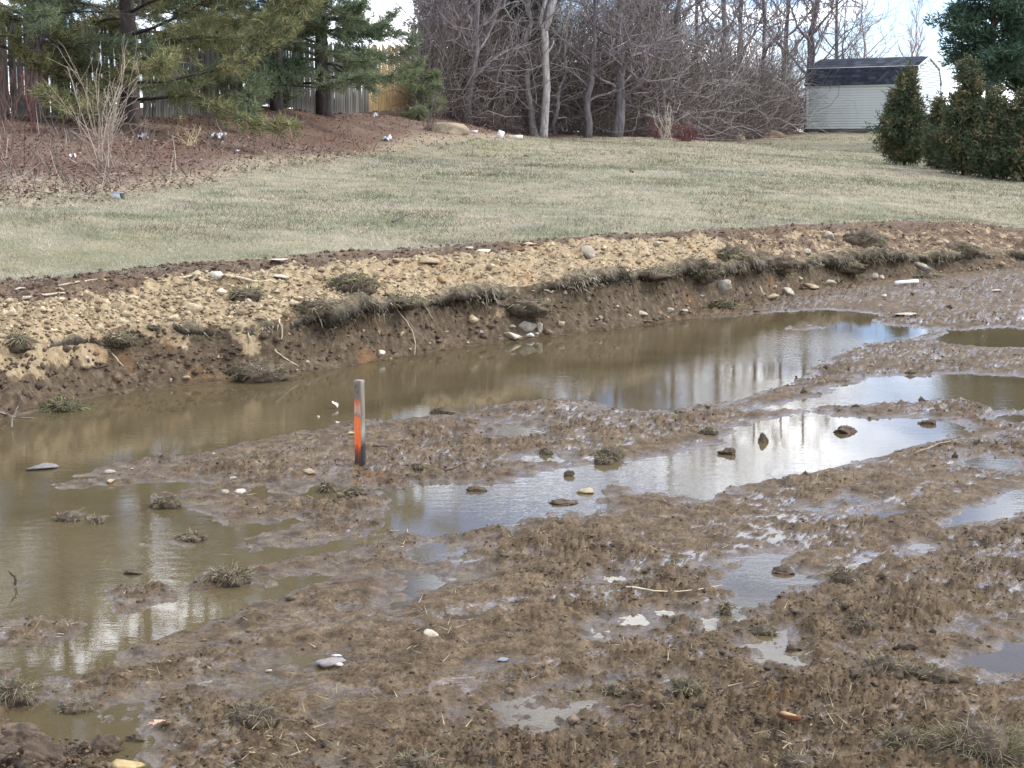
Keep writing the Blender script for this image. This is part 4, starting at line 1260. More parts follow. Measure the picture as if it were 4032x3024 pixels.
for k, (a, b) in enumerate(prof_t):
    nz = .055 * perlin(xs * 7 + k * 3.1, xs * 0 + k * .7, 122) + .04 * perlin(xs * 19, xs * 0 + k * .9, 123)
    aa = a * (turf if a > 0 else 1.0) + (nz + lump * (a > 0)) * (.4 + .7 * turf)
    rows_.append(np.stack([xs + out[0] * aa, yl_ + out[1] * aa, zl_ + b * (.35 + .75 * turf) + nz * .7 - .09 * (1 - np.minimum(turf * 1.6, 1))], -1))
R_ = np.array(rows_)
k_, m_ = R_.shape[:2]
id3 = np.arange(k_ * m_).reshape(k_, m_)
q3 = np.stack([id3[:-1, :-1], id3[1:, :-1], id3[1:, 1:], id3[:-1, 1:]], -1).reshape(-1, 4)
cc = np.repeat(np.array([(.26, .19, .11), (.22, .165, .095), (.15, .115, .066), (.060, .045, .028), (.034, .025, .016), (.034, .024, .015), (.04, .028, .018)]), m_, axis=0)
cc = cc * np.repeat(rl.uniform(.6, 1.4, (1, m_)), k_, axis=0).reshape(-1, 1)
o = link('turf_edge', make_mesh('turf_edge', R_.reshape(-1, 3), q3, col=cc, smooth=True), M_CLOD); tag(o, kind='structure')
n = 26000
i_ = rl.integers(0, m_, n)
w_ = rl.random(n) < np.clip(turf[i_] * .9, .02, 1)
i_ = i_[w_]; n = len(i_)
k0 = rl.choice(k_, n, p=(.03, .09, .20, .22, .18, .20, .08))
P = R_[k0, i_] + rl.normal(0, .012, (n, 3))
hang = k0 >= 3
D = np.stack([out[0] * .8 + rl.normal(0, .5, n), out[1] * .8 + rl.normal(0, .5, n), np.where(k0 >= 5, rl.uniform(-2.6, -1.0, n), np.where(hang, rl.uniform(-1.6, -.1, n), rl.uniform(-.6, .7, n)))], -1)
root_ = k0 >= 5
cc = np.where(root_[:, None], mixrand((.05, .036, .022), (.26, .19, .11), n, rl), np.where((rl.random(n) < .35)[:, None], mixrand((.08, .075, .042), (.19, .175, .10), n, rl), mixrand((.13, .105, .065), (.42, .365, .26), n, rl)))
pat = sstep(-.45, .45, fbm(xs * 2.6, xs * 0 + 9, 3, 128))[i_]
cc = cc * (.45 + .95 * pat)[:, None]
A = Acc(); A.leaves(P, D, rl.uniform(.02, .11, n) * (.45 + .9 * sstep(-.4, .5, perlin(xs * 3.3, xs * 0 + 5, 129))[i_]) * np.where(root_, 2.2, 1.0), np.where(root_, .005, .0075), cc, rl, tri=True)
o = A.build('turf_fringe', M_GRASS); tag(o, 'dead grass and fine roots hanging over the cut edge of the lawn', 'grass', kind='stuff')

# ------------------------------------------------------------------ loose soil
def lumps(name, P, size, cc, rng, label, mat=M_CLOD, squash=.7, base=ICO1, jit=.25, cat='soil'):
    B, T = base
    n = len(P)
    dirs = B[None] * (1 + rng.normal(0, jit, (n, len(B), 1)))
    dirs[:, :, 2] *= squash
    a = rng.random(n) * 6.28
    c, s_ = np.cos(a)[:, None], np.sin(a)[:, None]
    el = rng.uniform(.8, 1.5, (n, 1))
    x = dirs[:, :, 0] * el; y = dirs[:, :, 1]
    V = np.stack([x * c - y * s_, x * s_ + y * c, dirs[:, :, 2]], -1) * size[:, None, None] + P[:, None]
    F = (np.arange(n) * len(B))[:, None, None] + T[None]
    A = Acc(); A.add(V.reshape(-1, 3), None, F.reshape(-1, 3), np.repeat(cc, len(B), axis=0))
    o = A.build(name, mat); tag(o, label, cat, kind='stuff')
    return o
# tan subsoil clods on the spoil
rc = np.random.default_rng(131)
X, Y, u = ground_pts(rc, 90000, -.45, .45, 9, 24)
l_, e_ = edge_l(X), edge_e(X, Y); t = (Y - l_) / (e_ - l_)
pxv = u * FPX + 2016
pr = np.where((t > -.02) & (t < .98), (1 - sstep(.48, .72, .18 * sstep(1100, 300, pxv) + t + .12 * perlin(X * 1.3, Y * 1.3, 91))) * (1 - .72 * sstep(2700, 2900, pxv)), 0)
tan_k = rc.random(len(X)) < pr * .85
dk = (t > -.1) & (t < 1.03) & ~tan_k & (rc.random(len(X)) < .30)
Xt, Yt = X[tan_k], Y[tan_k]; n = len(Xt)
lumps('subsoil_clods', np.stack([Xt, Yt, ground_z(Xt, Yt)[0] + .004], -1), rc.uniform(.006, .018, n) * (1 + 1.6 * (rc.random(n) < .06)), mixrand((.16, .108, .055), (.47, .37, .23), n, rc), rc, 'crumbly tan clods dumped along the top of the bank', base=OCT, jit=.35)
Xt, Yt = X[dk], Y[dk]; n = len(Xt)
lumps('topsoil_clods', np.stack([Xt, Yt, ground_z(Xt, Yt)[0] + .003], -1), rc.uniform(.008, .024, n), mixrand((.05, .031, .019), (.15, .095, .056), n, rc), rc, 'dark brown topsoil crumbs along the lawn edge', base=OCT, jit=.35)
# crumbs on the cut face
X, Y, u = ground_pts(rc, 30000, -.45, .45, 8.5, 22)
f_, l_ = edge_f(X), edge_l(X); s_ = (Y - f_) / (l_ - f_)
k = (s_ > -.25) & (s_ < .95)
Xt, Yt = X[k], Y[k]; n = len(Xt)
right = (Xt / Yt * FPX + 2016) > 2300
cc = np.where((rc.random(n) < np.where(right, .3, .10))[:, None], mixrand((.22, .15, .08), (.44, .34, .2), n, rc), mixrand((.055, .036, .022), (.15, .098, .058), n, rc))
lumps('bank_crumbs', np.stack([Xt, Yt, ground_z(Xt, Yt)[0]], -1), rc.uniform(.007, .022, n) * (1 + 1.5 * (rc.random(n) < .08)), cc, rc, 'damp brown crumbs on the face of the cut bank', base=OCT, jit=.4)
# mud clods
X, Y, u = ground_pts(rc, 62000, -.44, .44, 3.4, 19)
z, reg, sd, ro, _, _ = ground_z(X, Y)
k = (reg == 0) & (z > .010) & (ro < .3) & (rc.random(len(X)) < .12 + .8 * sstep(-.25, .35, fbm(X * 0.9, Y * 0.9, 3, 21)))
Xt, Yt, zt = X[k], Y[k], z[k]; n = len(Xt)
big = rc.random(n) < .025
lumps('mud_clods', np.stack([Xt, Yt, zt - .001], -1), rc.uniform(.003, .0085, n) * (1 + 1.8 * big) * np.clip(Yt / 7, .9, 1.5), mixrand((.040, .026, .014), (.15, .106, .062), n, rc), rc, 'small crumbs of churned mud scattered over the wet ground', squash=.7, jit=.45, base=OCT)
# chopped grass in the mud
X, Y, u = ground_pts(rc, 46000, -.44, .44, 3.4, 17)
z, reg, sd, ro, _, _ = ground_z(X, Y)
cl = sstep(-.1, .5, fbm(X * 1.7, Y * 1.7, 3, 141))
k = (reg == 0) & (z > .008) & (rc.random(len(X)) < .10 + .6 * cl)
Xt, Yt, zt = X[k], Y[k], z[k]; n = len(Xt)
D = np.stack([rc.normal(0, 1, n), rc.normal(0, 1, n), np.abs(rc.normal(.05, .45, n))], -1)
cc = np.where((rc.random(n) < .3)[:, None], mixrand((.28, .22, .12), (.52, .43, .27), n, rc), mixrand((.06, .045, .022), (.19, .14, .075), n, rc))
A = Acc(); A.leaves(np.stack([Xt, Yt, zt], -1), D, rc.uniform(.018, .055, n), .0035 * np.clip(Yt / 6, 1, 2), cc, rc, tri=True)
o = A.build('chopped_grass', M_GRASS); tag(o, 'bits of chopped dead grass trodden into the mud', 'grass', kind='stuff')

# ------------------------------------------------------------------ stones
def stone(px, py, w, h, col, label, seed, name='stone', cat='stone', group=None, flat=None, rot=None, base=ICO3, cuts=11, sink=.33):
    rng = np.random.default_rng(seed)
    b = hit(px, py + h * .45)
    if b is None: return
    sc = b[1] / FPX
    wx, hz = w * sc / 2 * 1.25, h * sc / 2 * 1.3
    dy = (flat if flat else rng.uniform(.6, .9)) * wx
    hz = max(hz - dy * .10, hz * .55)
    V = facet(rng, base[0], cuts, .34, .62)
    V /= np.abs(V).max(0)
    if rot:
        c, s_ = math.cos(rot), math.sin(rot)
    V = V * np.array([wx, dy, hz])
    if rot: V = np.stack([V[:, 0] * c - V[:, 2] * s_, V[:, 1], V[:, 0] * s_ + V[:, 2] * c], -1)
    V[:, 2] += hz * (1 - 2 * sink)
    mud_ = sstep(hz * .9, -hz * .1, V[:, 2] + .35 * hz * rng.normal(0, 1, len(V)))[:, None]
    A = Acc(); A.add(V, None, base[1], np.asarray(col) * rng.uniform(.85, 1.1) * (1 - mud_ * .45) + np.array((.10, .07, .042)) * mud_ * .45)
    o = link(name, A.mesh(name), M_STONE); o.location = b; o.rotation_euler = (0, 0, rng.uniform(-.3, .3))
    tag(o, label, cat, group)
    return o
PALE, TAN, CREAM, GREYS, WHITE, ORG, DPINK = (.42, .36, .27), (.38, .29, .175), (.52, .45, .34), (.22, .20, .185), (.62, .60, .56), (.42, .27, .12), (.24, .17, .13)
big = [
 (2319, 987, 48, 54, PALE, 'upright pale wedge-shaped stone standing on top of the tan spoil'), (2348, 1069, 55, 45, TAN, 'flat tan stone leaning at the lower edge of the spoil below the upright wedge stone'),
 (2844, 1120, 76, 58, PALE, 'largest angular pale stone, resting on the cut face at right'), (3097, 1140, 52, 38, PALE, 'rounded pale stone on the mud just right of the largest angular stone'),
 (3198, 1126, 65, 28, TAN, 'long tan stone in the row at the foot of the right bank'), (3268, 1110, 45, 18, CREAM, 'flat cream stone ending the row at the foot of the right bank'),
 (3442, 1082, 24, 28, CREAM, 'small pointed pale stone standing at the foot of the right bank'), (3623, 1047, 48, 30, PALE, 'pale stone behind the round grey one under the far right turf'),
 (3642, 1063, 44, 26, GREYS, 'round grey stone at the foot of the bank near the white pipe'), (2072, 1281, 72, 45, PALE, 'big flat slab stone propped above the water in the middle of the bank'),
 (2012, 1313, 65, 32, CREAM, 'pale flat stone at the waterline left of the propped slab'), (2126, 1287, 25, 45, PALE, 'upright narrow stone right of the propped slab'),
 (2088, 1322, 30, 22, WHITE, 'bright white stone at the waterline under the propped slab'), (2528, 1240, 38, 26, CREAM, 'cream stone at the waterline right of centre'),
 (2639, 1221, 30, 28, PALE, 'rounded stone at the waterline, rightmost along the ditch'), (2155, 1180, 36, 28, TAN, 'blocky tan stone stuck in the cut face under the turf'),
 (1686, 1023, 85, 25, TAN, 'long flat tan stone on the spoil left of centre'), (1898, 985, 60, 18, CREAM, 'flat cream stone along the upper edge of the spoil'),
 (763, 1215, 60, 48, (.50, .39, .24), 'large tan lump stone on the left spoil heap'), (854, 1088, 45, 35, CREAM, 'pale elongated stone tilted among the dark topsoil at left'),
 (1098, 1084, 85, 22, PALE, 'long flat stone on dark soil left of the turf clump'), (873, 1145, 45, 22, CREAM, 'pale stone with dark underside near the left turf'),
 (3338, 1044, 36, 30, DPINK, 'dull pinkish stone in the right cut face'), (3259, 920, 40, 38, PALE, 'flat pale stone leaning against the right spoil'), (3183, 990, 38, 28, PALE, 'angular stone on the right spoil below the leaning flat stone'),
 (3562, 1237, 85, 14, PALE, 'flat pale slab lying on the mud at right'), (2211, 1278, 32, 22, TAN, 'tan stone right of the upright narrow stone at the waterline'),
 (174, 1827, 110, 40, GREYS, 'grey flat slab lying in the ditch water at left'), (950, 1932, 48, 20, CREAM, 'flat cream stone on a mud hump left of the stake'), (893, 1930, 36, 25, PALE, 'blocky pale stone left of the flat cream stone on the mud hump'),
 (1218, 1853, 44, 26, TAN, 'brown-tan stone in the mud just left of the stake foot'), (2306, 1929, 62, 26, (.33, .265, .16), 'long yellowish stone at the right end of the bright central puddle'),
 (1298, 2597, 110, 42, (.23, .20, .18), 'muddy grey slab with a white chip in the foreground'), (1330, 2578, 44, 22, WHITE, 'white chip lying on the muddy grey foreground slab'),
 (1689, 2488, 66, 34, CREAM, 'cream stone perched on a grassy clod in the foreground'), (1980, 2594, 48, 24, (.24, .25, .28), 'small bluish grey stone in the foreground mud'),
 (519, 3004, 130, 56, (.40, .29, .13), 'squared tan stone at the bottom frame edge'), (247, 2996, 30, 26, CREAM, 'small pale stone in the dark soil at the bottom left corner'),
 (430, 1894, 36, 16, TAN, 'tan stone at the edge of the left pool'), (437, 1854, 42, 22, PALE, 'muddy pale stone on the spit between ditch and left pool'), (3043, 1164, 45, 22, TAN, 'tan stone low on the mud left of the rounded pale stone'),
]
for i, q in enumerate(big):
    stone(*q[:5], q[5], 200 + i)
G_A, G_B, G_C = 'small stones on the cut face and waterline', 'small stones on the spoil', 'small stones in the mud'
small_a = [(2015, 1291, 28, 16), (2161, 1303, 26, 20), (2116, 1318, 20, 12), (1756, 1306, 20, 12), (1577, 1321, 28, 20), (1496, 1389, 36, 26), (1616, 1376, 18, 12), (1692, 1360, 20, 12), (1895, 1314, 18, 14), (2367, 1248, 18, 16),
           (1468, 1221, 28, 20), (1320, 1295, 16, 14), (2316, 1180, 14, 18), (2224, 1151, 26, 18), (3047, 1126, 26, 18), (3474, 1090, 22, 20), (2828, 1194, 35, 16), (3148, 1096, 24, 20), (2692, 1227, 30, 14), (728, 1486, 36, 16), (676, 1515, 18, 14),
           (1213, 1423, 22, 18), (206, 1335, 28, 26), (342, 1412, 20, 18), (1430, 1310, 16, 12), (1370, 1325, 14, 10), (2950, 1165, 16, 12), (2760, 1170, 18, 14), (3380, 1075, 18, 12), (2430, 1215, 14, 10), (1840, 1350, 14, 10), (3560, 1065, 16, 12)]
small_b = [(2582, 958, 35, 22), (2601, 1015, 32, 18), (2091, 960, 55, 15), (1740, 1101, 28, 32), (1974, 996, 25, 18), (1560, 1034, 38, 20), (1844, 974, 32, 12), (2721, 966, 26, 28), (816, 1066, 30, 16), (633, 1108, 40, 12), (1089, 1023, 75, 10), (573, 1093, 22, 10),
           (187, 1308, 30, 12), (848, 1126, 25, 18), (76, 1137, 42, 12), (410, 1100, 20, 10), (2480, 985, 22, 14), (2000, 1040, 18, 14), (2200, 1010, 18, 12), (1500, 1100, 20, 14), (980, 1180, 24, 18), (520, 1210, 22, 16), (300, 1240, 24, 16), (3050, 950, 22, 16), (3420, 950, 20, 14), (3700, 960, 20, 14)]
small_c = [(918, 1880, 24, 14), (1382, 1704, 26, 14), (3926, 1142, 40, 10), (840, 1785, 16, 12), (520, 1845, 14, 10), (1330, 1660, 14, 10), (1255, 1640, 14, 10), (3800, 1130, 20, 10), (1340, 2612, 34, 20), (1060, 2640, 26, 14), (2890, 1210, 22, 12), (3480, 1165, 24, 12)]
MARKS = [(2844, 1120, 'the largest angular stone'), (2072, 1281, 'the propped slab stone'), (2319, 987, 'the upright wedge stone'), (763, 1215, 'the tan lump stone'), (1013, 1452, 'the wide slumped tuft'),
         (1686, 1023, 'the long flat tan stone'), (3642, 1063, 'the round grey stone'), (3569, 1120, 'the white pipe'), (1390, 1095, 'the overhanging sod clump'), (253, 1585, 'the greenest tuft'), (1419, 1826, 'the orange stake'),
         (3097, 1140, 'the rounded pale stone'), (2528, 1240, 'the cream waterline stone'), (1298, 2597, 'the muddy foreground slab'), (174, 1827, 'the grey water slab'), (3400, 925, 'the pale sod clump'), (60, 1340, 'the straw fringe'), (1633, 1398, 'the long arching root')]
ORD = ['', ' second', ' third', ' fourth', ' fifth', ' sixth', ' seventh', ' eighth', ' ninth', ' tenth', ' eleventh', ' twelfth']
_cnt = {}
def small_stones(lst, cols, where, grp, seed):
    items = []
    for i, q in enumerate(lst):
        m = min(MARKS, key=lambda k: math.hypot(k[0] - q[0], (k[1] - q[1]) * 1.6))
        dx, dy = q[0] - m[0], q[1] - m[1]
        side = ('right of' if dx > 0 else 'left of') if abs(dx) > abs(dy) * 1.2 else ('below' if dy > 0 else 'above')
        items.append((side, m[2], math.hypot(dx, dy), i, q))
    items.sort(key=lambda a: a[2])
    for side, nm, dist, i, q in items:
        key = (where, side, nm); k = _cnt.get(key, 0); _cnt[key] = k + 1
        shape = 'flat' if q[2] > 2.2 * q[3] else ('tall' if q[3] > q[2] else 'blocky')
        col, cn = cols[i % len(cols)]
        lab = 'small %s %s stone %s,%s %s %s' % (shape, cn, where, ORD[k] + (' one' if k else ''), side, nm)
        stone(*q, col, lab, seed + i, group=grp)
NC = [(PALE, 'pale'), (TAN, 'tan'), (CREAM, 'cream')]
small_stones(small_a, NC, 'on the cut face', G_A, 300)
small_stones(small_b, NC + [(ORG, 'orange')], 'on the spoil', G_B, 400)
small_stones(small_c, NC, 'in the mud', G_C, 500)

# ------------------------------------------------------------------ clods and tufts
def tuft(px, py, w, h, label, seed, blades=160, green=.2, soil=True, blen=None, name='grass_tuft', cat='grass tuft', group=None, droop=.0, soilcol=(.085, .06, .038), up=.7):
    rng = np.random.default_rng(seed)
    b = hit(px, py + h * .4)
    if b is None: return
    sc = b[1] / FPX
    wx, hz = w * sc / 2, h * sc
    dy = wx * .75
    root = empty(name, b); tag(root, label, cat, group)
    top = hz * (.6 if soil else .1)
    if soil:
        V = ICO3[0] * (1 + .22 * np.stack([perlin(ICO3[0][:, 0] * 2.3 + seed, ICO3[0][:, 1] * 2.3 + ICO3[0][:, 2], 3)] * 3, -1) + .13 * rng.normal(0, 1, (len(ICO3[0]), 1)))
        V = V * np.array([wx * .95, dy, top]) ; V[:, 2] -= top * .15
        V = V + rng.normal(0, .06, V.shape) * np.array([wx, dy, top])
        A = Acc(); A.add(V, None, ICO3[1], np.asarray(soilcol) * rng.uniform(.6, 1.35, (len(V), 1)))
        A.build('soil_clod', M_CLOD, root)
    n = int(blades * 1.15)
    th = rng.random(n) * 6.28; r = np.sqrt(rng.random(n))
    P = np.stack([np.cos(th) * r * wx * .9, np.sin(th) * r * dy * .9, top * .75 * np.sqrt(np.maximum(0, 1 - r ** 2)) - top * .1], -1)
    D = np.stack([np.cos(th) * r + rng.normal(0, .85, n), np.sin(th) * r + rng.normal(0, .85, n), rng.normal(up * .7, .45, n) - droop * 1.6], -1)
    L = (blen if blen else np.clip(hz * .6, .03, .07)) * rng.uniform(.35, 1.25, n)
    cc = np.where((rng.random(n) < green)[:, None], mixrand((.11, .14, .045), (.26, .29, .12), n, rng), mixrand((.16, .125, .065), (.44, .37, .235), n, rng))
    cc = np.where((rng.random(n) < .3)[:, None], cc * .45, cc)
    A = Acc(); W = np.clip(.0026 * b[1] / 5, .0022, .009)
    D /= np.linalg.norm(D, axis=1, keepdims=True)
    M_ = P + D * (L * .55)[:, None]
    A.segs(P, M_, W * .5, W * .45, cc)
    D2 = D + rng.normal(0, .35, D.shape) + np.array([0, 0, -.55]); D2 /= np.linalg.norm(D2, axis=1, keepdims=True)
    A.segs(M_, M_ + D2 * (L * .55)[:, None], W * .45, W * .12, cc)
    g = A.build('grass_blades', M_GRASS, root); g['kind'] = 'stuff'
    return root
tufts = [
 (899, 2250, 180, 85, 'straw-coloured grass tuft on a mud island in the left pool', 230, .12, .4), (272, 2025, 120, 50, 'dark grass clod rising from the left pool', 90, .1, .3), (386, 2040, 60, 44, 'small clod right of the dark grass clod in the left pool', 40, .1, .3),
 (655, 1965, 120, 60, 'grassy clod on the round mud hump left of the stake', 110, .1, .3), (747, 2105, 110, 50, 'low tuft at the right end of the flat grey mud island', 110, .15, .3), (253, 1585, 150, 76, 'greenest tuft, at the water edge of the ditch on the left', 240, .6, .4),
 (1013, 1452, 240, 84, 'wide pale tuft slumped at the foot of the left bank', 320, .15, .4), (2708, 2700, 124, 76, 'round dark tuft low in the foreground right of centre', 190, .25, .35),
 (2857, 2385, 44, 84, 'narrow upright tuft standing in the foreground puddle', 60, .2, .7), (3407, 2446, 90, 56, 'small pale tuft alone in the right foreground', 80, .1, .5), (3880, 2890, 420, 200, 'big straw-strewn sod heap in the bottom right corner', 900, .12, .35),
 (3560, 2880, 170, 120, 'straw clump left of the big corner sod heap', 170, .2, .35), (1290, 1910, 70, 60, 'tufted clod at the foot of the orange stake', 60, .1, .4), (1400, 1925, 80, 56, 'muddy clod right below the orange stake', 60, .05, .3),
 (2400, 1775, 110, 62, 'yellowish tuft on the mud right of the stake, upper of the pair', 120, .3, .35), (2375, 1805, 70, 44, 'low tuft just below the yellowish tuft', 60, .15, .3), (1270, 1620, 0, 0, '', 0, 0, 0),
 (1745, 1610, 90, 40, 'brown tuft at the far shore of the mud spit right of the stake', 80, .1, .3), (2790, 1690, 70, 36, 'green-topped clod left of the bright right puddle', 60, .5, .35), (3110, 1880, 0, 0, '', 0, 0, 0),
 (300, 2770, 150, 60, 'straw-topped clod between the two bottom left puddles', 150, .15, .3), (1000, 2790, 210, 110, 'grassy dark hump in the lower left foreground', 200, .15, .35), (60, 2700, 140, 130, 'tall dark sod clod at the left frame edge', 160, .1, .3),
 (3000, 2470, 110, 60, 'grass clod beside the narrow puddle chain at right', 90, .15, .3), (3330, 2250, 130, 90, 'dark tufted clod right of the foreground puddle', 120, .15, .35), (3700, 2640, 150, 70, 'flat grassy clod near the right frame edge', 120, .15, .3),
 (3500, 2600, 200, 90, 'broad muddy grass hump in the right foreground', 160, .12, .3), (2150, 1770, 60, 40, 'small clod in the mud midway between the two bright puddles', 40, .1, .3), (1650, 1830, 60, 40, 'rounded grassy clod right of the stake', 60, .1, .3),
 (3140, 2990, 160, 70, 'muddy clod at the bottom frame edge right of centre', 100, .1, .3), (2420, 2700, 120, 60, 'low clod in the centre foreground', 70, .1, .3), (1650, 2990, 180, 70, 'grassy clod at the bottom frame edge left of centre', 130, .1, .35),
]
for i, (px, py, w, h, lab, nb_, gr, up_) in enumerate(tufts):
    if w: tuft(px, py, w, h, lab, 600 + i, nb_, gr, up=up_)
sods = [(1390, 1095, 190, 80, 'thick sod clump overhanging the left bank, topped with tan spoil', 420, .3), (2880, 985, 130, 90, 'folded sod clump with grey grass on the right bank', 320, .35), (3400, 925, 190, 80, 'pale grassy sod clump on top of the right bank', 360, .3),
        (3060, 1020, 170, 60, 'sod block hanging over the right cut face', 300, .3), (3330, 1035, 150, 50, 'dark-bellied sod block left of the round grey stone', 240, .3), (3780, 965, 160, 50, 'sod edge clump near the right frame edge', 240, .25),
        (970, 1150, 140, 50, 'dark turf lump lying on the left spoil', 160, .15), (450, 1330, 150, 46, 'grass fringe hanging on the left bank below the tan clods', 200, .2), (60, 1340, 130, 60, 'straw fringe hanging at the left frame edge of the bank', 220, .1),
        (1240, 1200, 160, 60, 'ragged turf lump on the bank left of centre', 200, .2), (2850, 1190, 110, 40, 'low green-grey tuft at the foot of the right bank', 130, .4), (3650, 1075, 110, 36, 'grass clump beside the round grey stone', 120, .25), (2060, 1185, 220, 60, 'dark turf mat overhanging the middle of the cut', 320, .15),
        (2760, 1060, 150, 56, 'dark turf mat at the right end of the tan spoil', 260, .25), (1560, 1190, 200, 44, 'grass fringe over the cut left of centre', 300, .3), (2560, 1075, 200, 40, 'grass fringe over the cut right of the leaning tan stone', 300, .25)]
for i, (px, py, w, h, lab, nb_, gr) in enumerate(sods):
    tuft(px, py, w, h, lab, 700 + i, nb_, gr, name='sod_clump', cat='sod', up=.15, soilcol=(.09, .066, .04), blen=.08, group='sod clumps along the bank')
clods = [(3005, 1723, 44, 44, 'upright dark clod standing in the bright right puddle'), (2872, 1774, 64, 36, 'low dark clod left of the upright clod in the right puddle'), (2243, 1863, 40, 30, 'dark clod above the right end of the central puddle'), (1870, 1925, 70, 20, 'mud lump in the central puddle'),
         (2230, 1972, 100, 22, 'mud lump near the right shore of the central puddle'), (3090, 2240, 80, 36, 'long clod lying in the foreground puddle'), (3126, 2547, 64, 34, 'wet clod at the corner of the lower foreground puddle'), (3560, 2540, 90, 40, 'rounded clod near the right frame puddle'),
         (3380, 2640, 120, 60, 'smooth mud hump in the right foreground'), (530, 2905, 60, 36, 'small clod standing in the bottom left puddle'), (390, 2925, 150, 80, 'dark crumbly clod at the right of the corner soil pile'), (90, 2890, 190, 90, 'crumbly soil pile in the bottom left corner, upper lump'),
         (180, 2970, 240, 130, 'crumbly soil pile in the bottom left corner, lower lump'), (20, 2960, 200, 150, 'soil lump cut by the bottom left frame corner'), (530, 2250, 70, 20, 'flat mud flake floating in the left pool'), (3330, 1690, 90, 30, 'low clod on the far shore of the right puddle'), (3650, 1660, 60, 24, 'clod by the far shore near the right end of the puddle')]
ICO4 = ico(4)
def nz3(B, k, s_):
    return perlin(B[:, 0] * k + s_ * 3.1 + B[:, 2] * k * .6, B[:, 1] * k + B[:, 2] * k * .8 - s_, 5 + int(s_))
for i, (px, py, w, h, lab) in enumerate(clods):
    rng = np.random.default_rng(800 + i)
    b = hit(px, py + h * .4); sc = b[1] / FPX
    B, T = ICO4
    B = facet(rng, B, 8, .5, .95)
    V = B * (1 + .30 * nz3(B, 1.7, i) + .26 * np.abs(nz3(B, 4, i + 1)) + .20 * np.abs(nz3(B, 9, i + 2)) + rng.normal(0, .03, len(B)))[:, None]
    V = V * np.array([w * sc / 2, w * sc / 2 * .75, h * sc * .62]); V[:, 2] += h * sc * .05
    A = Acc(); A.add(V, None, T, np.array((.075, .050, .030)) * (1 + .5 * nz3(B, 3, i + 4))[:, None] * rng.uniform(.7, 1.35, (len(V), 1)))
    o = link('mud_clod', A.mesh('mud_clod'), M_CLOD); o.location = b; tag(o, lab, 'clod', 'larger clods in the mud')
# crumbs and pebbles of the soil pile in the near left corner
n = 1300
Xc, Yc = rc.normal(-1.24, .10, n), rc.normal(3.74, .07, n)
kk = Yc < 3.93; Xc, Yc = Xc[kk], Yc[kk]; n = len(Xc)
lumps('pile_crumbs', np.stack([Xc, Yc, ground_z(Xc, Yc)[0] + np.abs(rc.normal(0, .022, n))], -1), rc.uniform(.002, .007, n), mixrand((.03, .02, .011), (.17, .112, .06), n, rc), rc, 'crumbs of dark soil in the bottom left corner', base=OCT, jit=.4)

# ------------------------------------------------------------------ survey stake
M_PAINT, N, L, bs = new_mat('stake_paint')
tc = N.new('ShaderNodeTexCoord'); sp = N.new('ShaderNodeSeparateXYZ'); L.new(tc.outputs['Object'], sp.inputs[0])
no = noise_node(N, L, 120, 5, .7, stretch=(1, 1, .22))
ma = N.new('ShaderNodeMath'); ma.operation = 'MULTIPLY_ADD'; ma.inputs[1].default_value = .10
su = N.new('ShaderNodeMath'); su.operation = 'SUBTRACT'; su.inputs[1].default_value = .05
L.new(no.outputs['Fac'], ma.inputs[0]); L.new(sp.outputs['Z'], ma.inputs[2]); L.new(ma.outputs[0], su.inputs[0])
mr = N.new('ShaderNodeMapRange'); mr.inputs['From Max'].default_value = .42; L.new(su.outputs[0], mr.inputs['Value'])
WD, OR_, PK = (.17, .138, .105), (.85, .18, .028), (.52, .27, .19)
rp = ramp_node(N, L, mr.outputs[0], [(0, (.045, .022, .014)), (.10, (.09, .028, .015)), (.15, (.28, .045, .015)), (.20, (.42, .065, .016)), (.215, (.76, .13, .02)), (.55, (.78, .17, .03)), (.565, WD), (.60, (.36, .24, .18)), (.612, PK), (.69, PK), (.70, (.58, .13, .045)), (.75, (.52, .14, .06)), (.765, WD), (1, WD)])
gr = ramp_node(N, L, noise_node(N, L, 90, 5, stretch=(1, 1, .1)).outputs['Fac'], [(.3, (.75, .73, .7)), (.7, (1.15, 1.15, 1.15))])
L.new(mulcol(N, L, rp.outputs[0], gr.outputs[0]), bs.inputs['Base Color']); bs.inputs['Roughness'].default_value = .65
M_STK, N, L, bs = new_mat('stake_wood')
tc = N.new('ShaderNodeTexCoord'); sp = N.new('ShaderNodeSeparateXYZ'); L.new(tc.outputs['Object'], sp.inputs[0])
no = noise_node(N, L, 50, 5, stretch=(1, 1, .12))
mr = N.new('ShaderNodeMapRange'); mr.inputs['From Max'].default_value = .42
ma = N.new('ShaderNodeMath'); ma.operation = 'MULTIPLY_ADD'; ma.inputs[1].default_value = .05
L.new(no.outputs['Fac'], ma.inputs[0]); L.new(sp.outputs['Z'], ma.inputs[2]); L.new(ma.outputs[0], mr.inputs['Value'])
rp = ramp_node(N, L, mr.outputs[0], [(0, (.012, .010, .009)), (.27, (.018, .015, .013)), (.33, (.14, .12, .095)), (.45, (.28, .28, .24)), (.58, (.19, .165, .13)), (1, (.23, .19, .15))])
gr = ramp_node(N, L, no.outputs['Fac'], [(.3, (.7, .68, .66)), (.7, (1.2, 1.2, 1.2))])
L.new(mulcol(N, L, rp.outputs[0], gr.outputs[0]), bs.inputs['Base Color']); bs.inputs['Roughness'].default_value = .85
sb = hit(1419, 1826)
stake = empty('survey_stake', sb, -math.radians(30)); tag(stake, 'short wooden survey stake with worn orange paint, upright in the mud', 'stake')
H_, wd = .415, .019
zz = [-.15, 0, .1, .2, .3, .395, H_ - .003, H_]
ws = [wd * .9, wd, wd, wd * .99, wd * .98, wd * .97, wd * 1.04, wd * .92]
V, Q = [], []
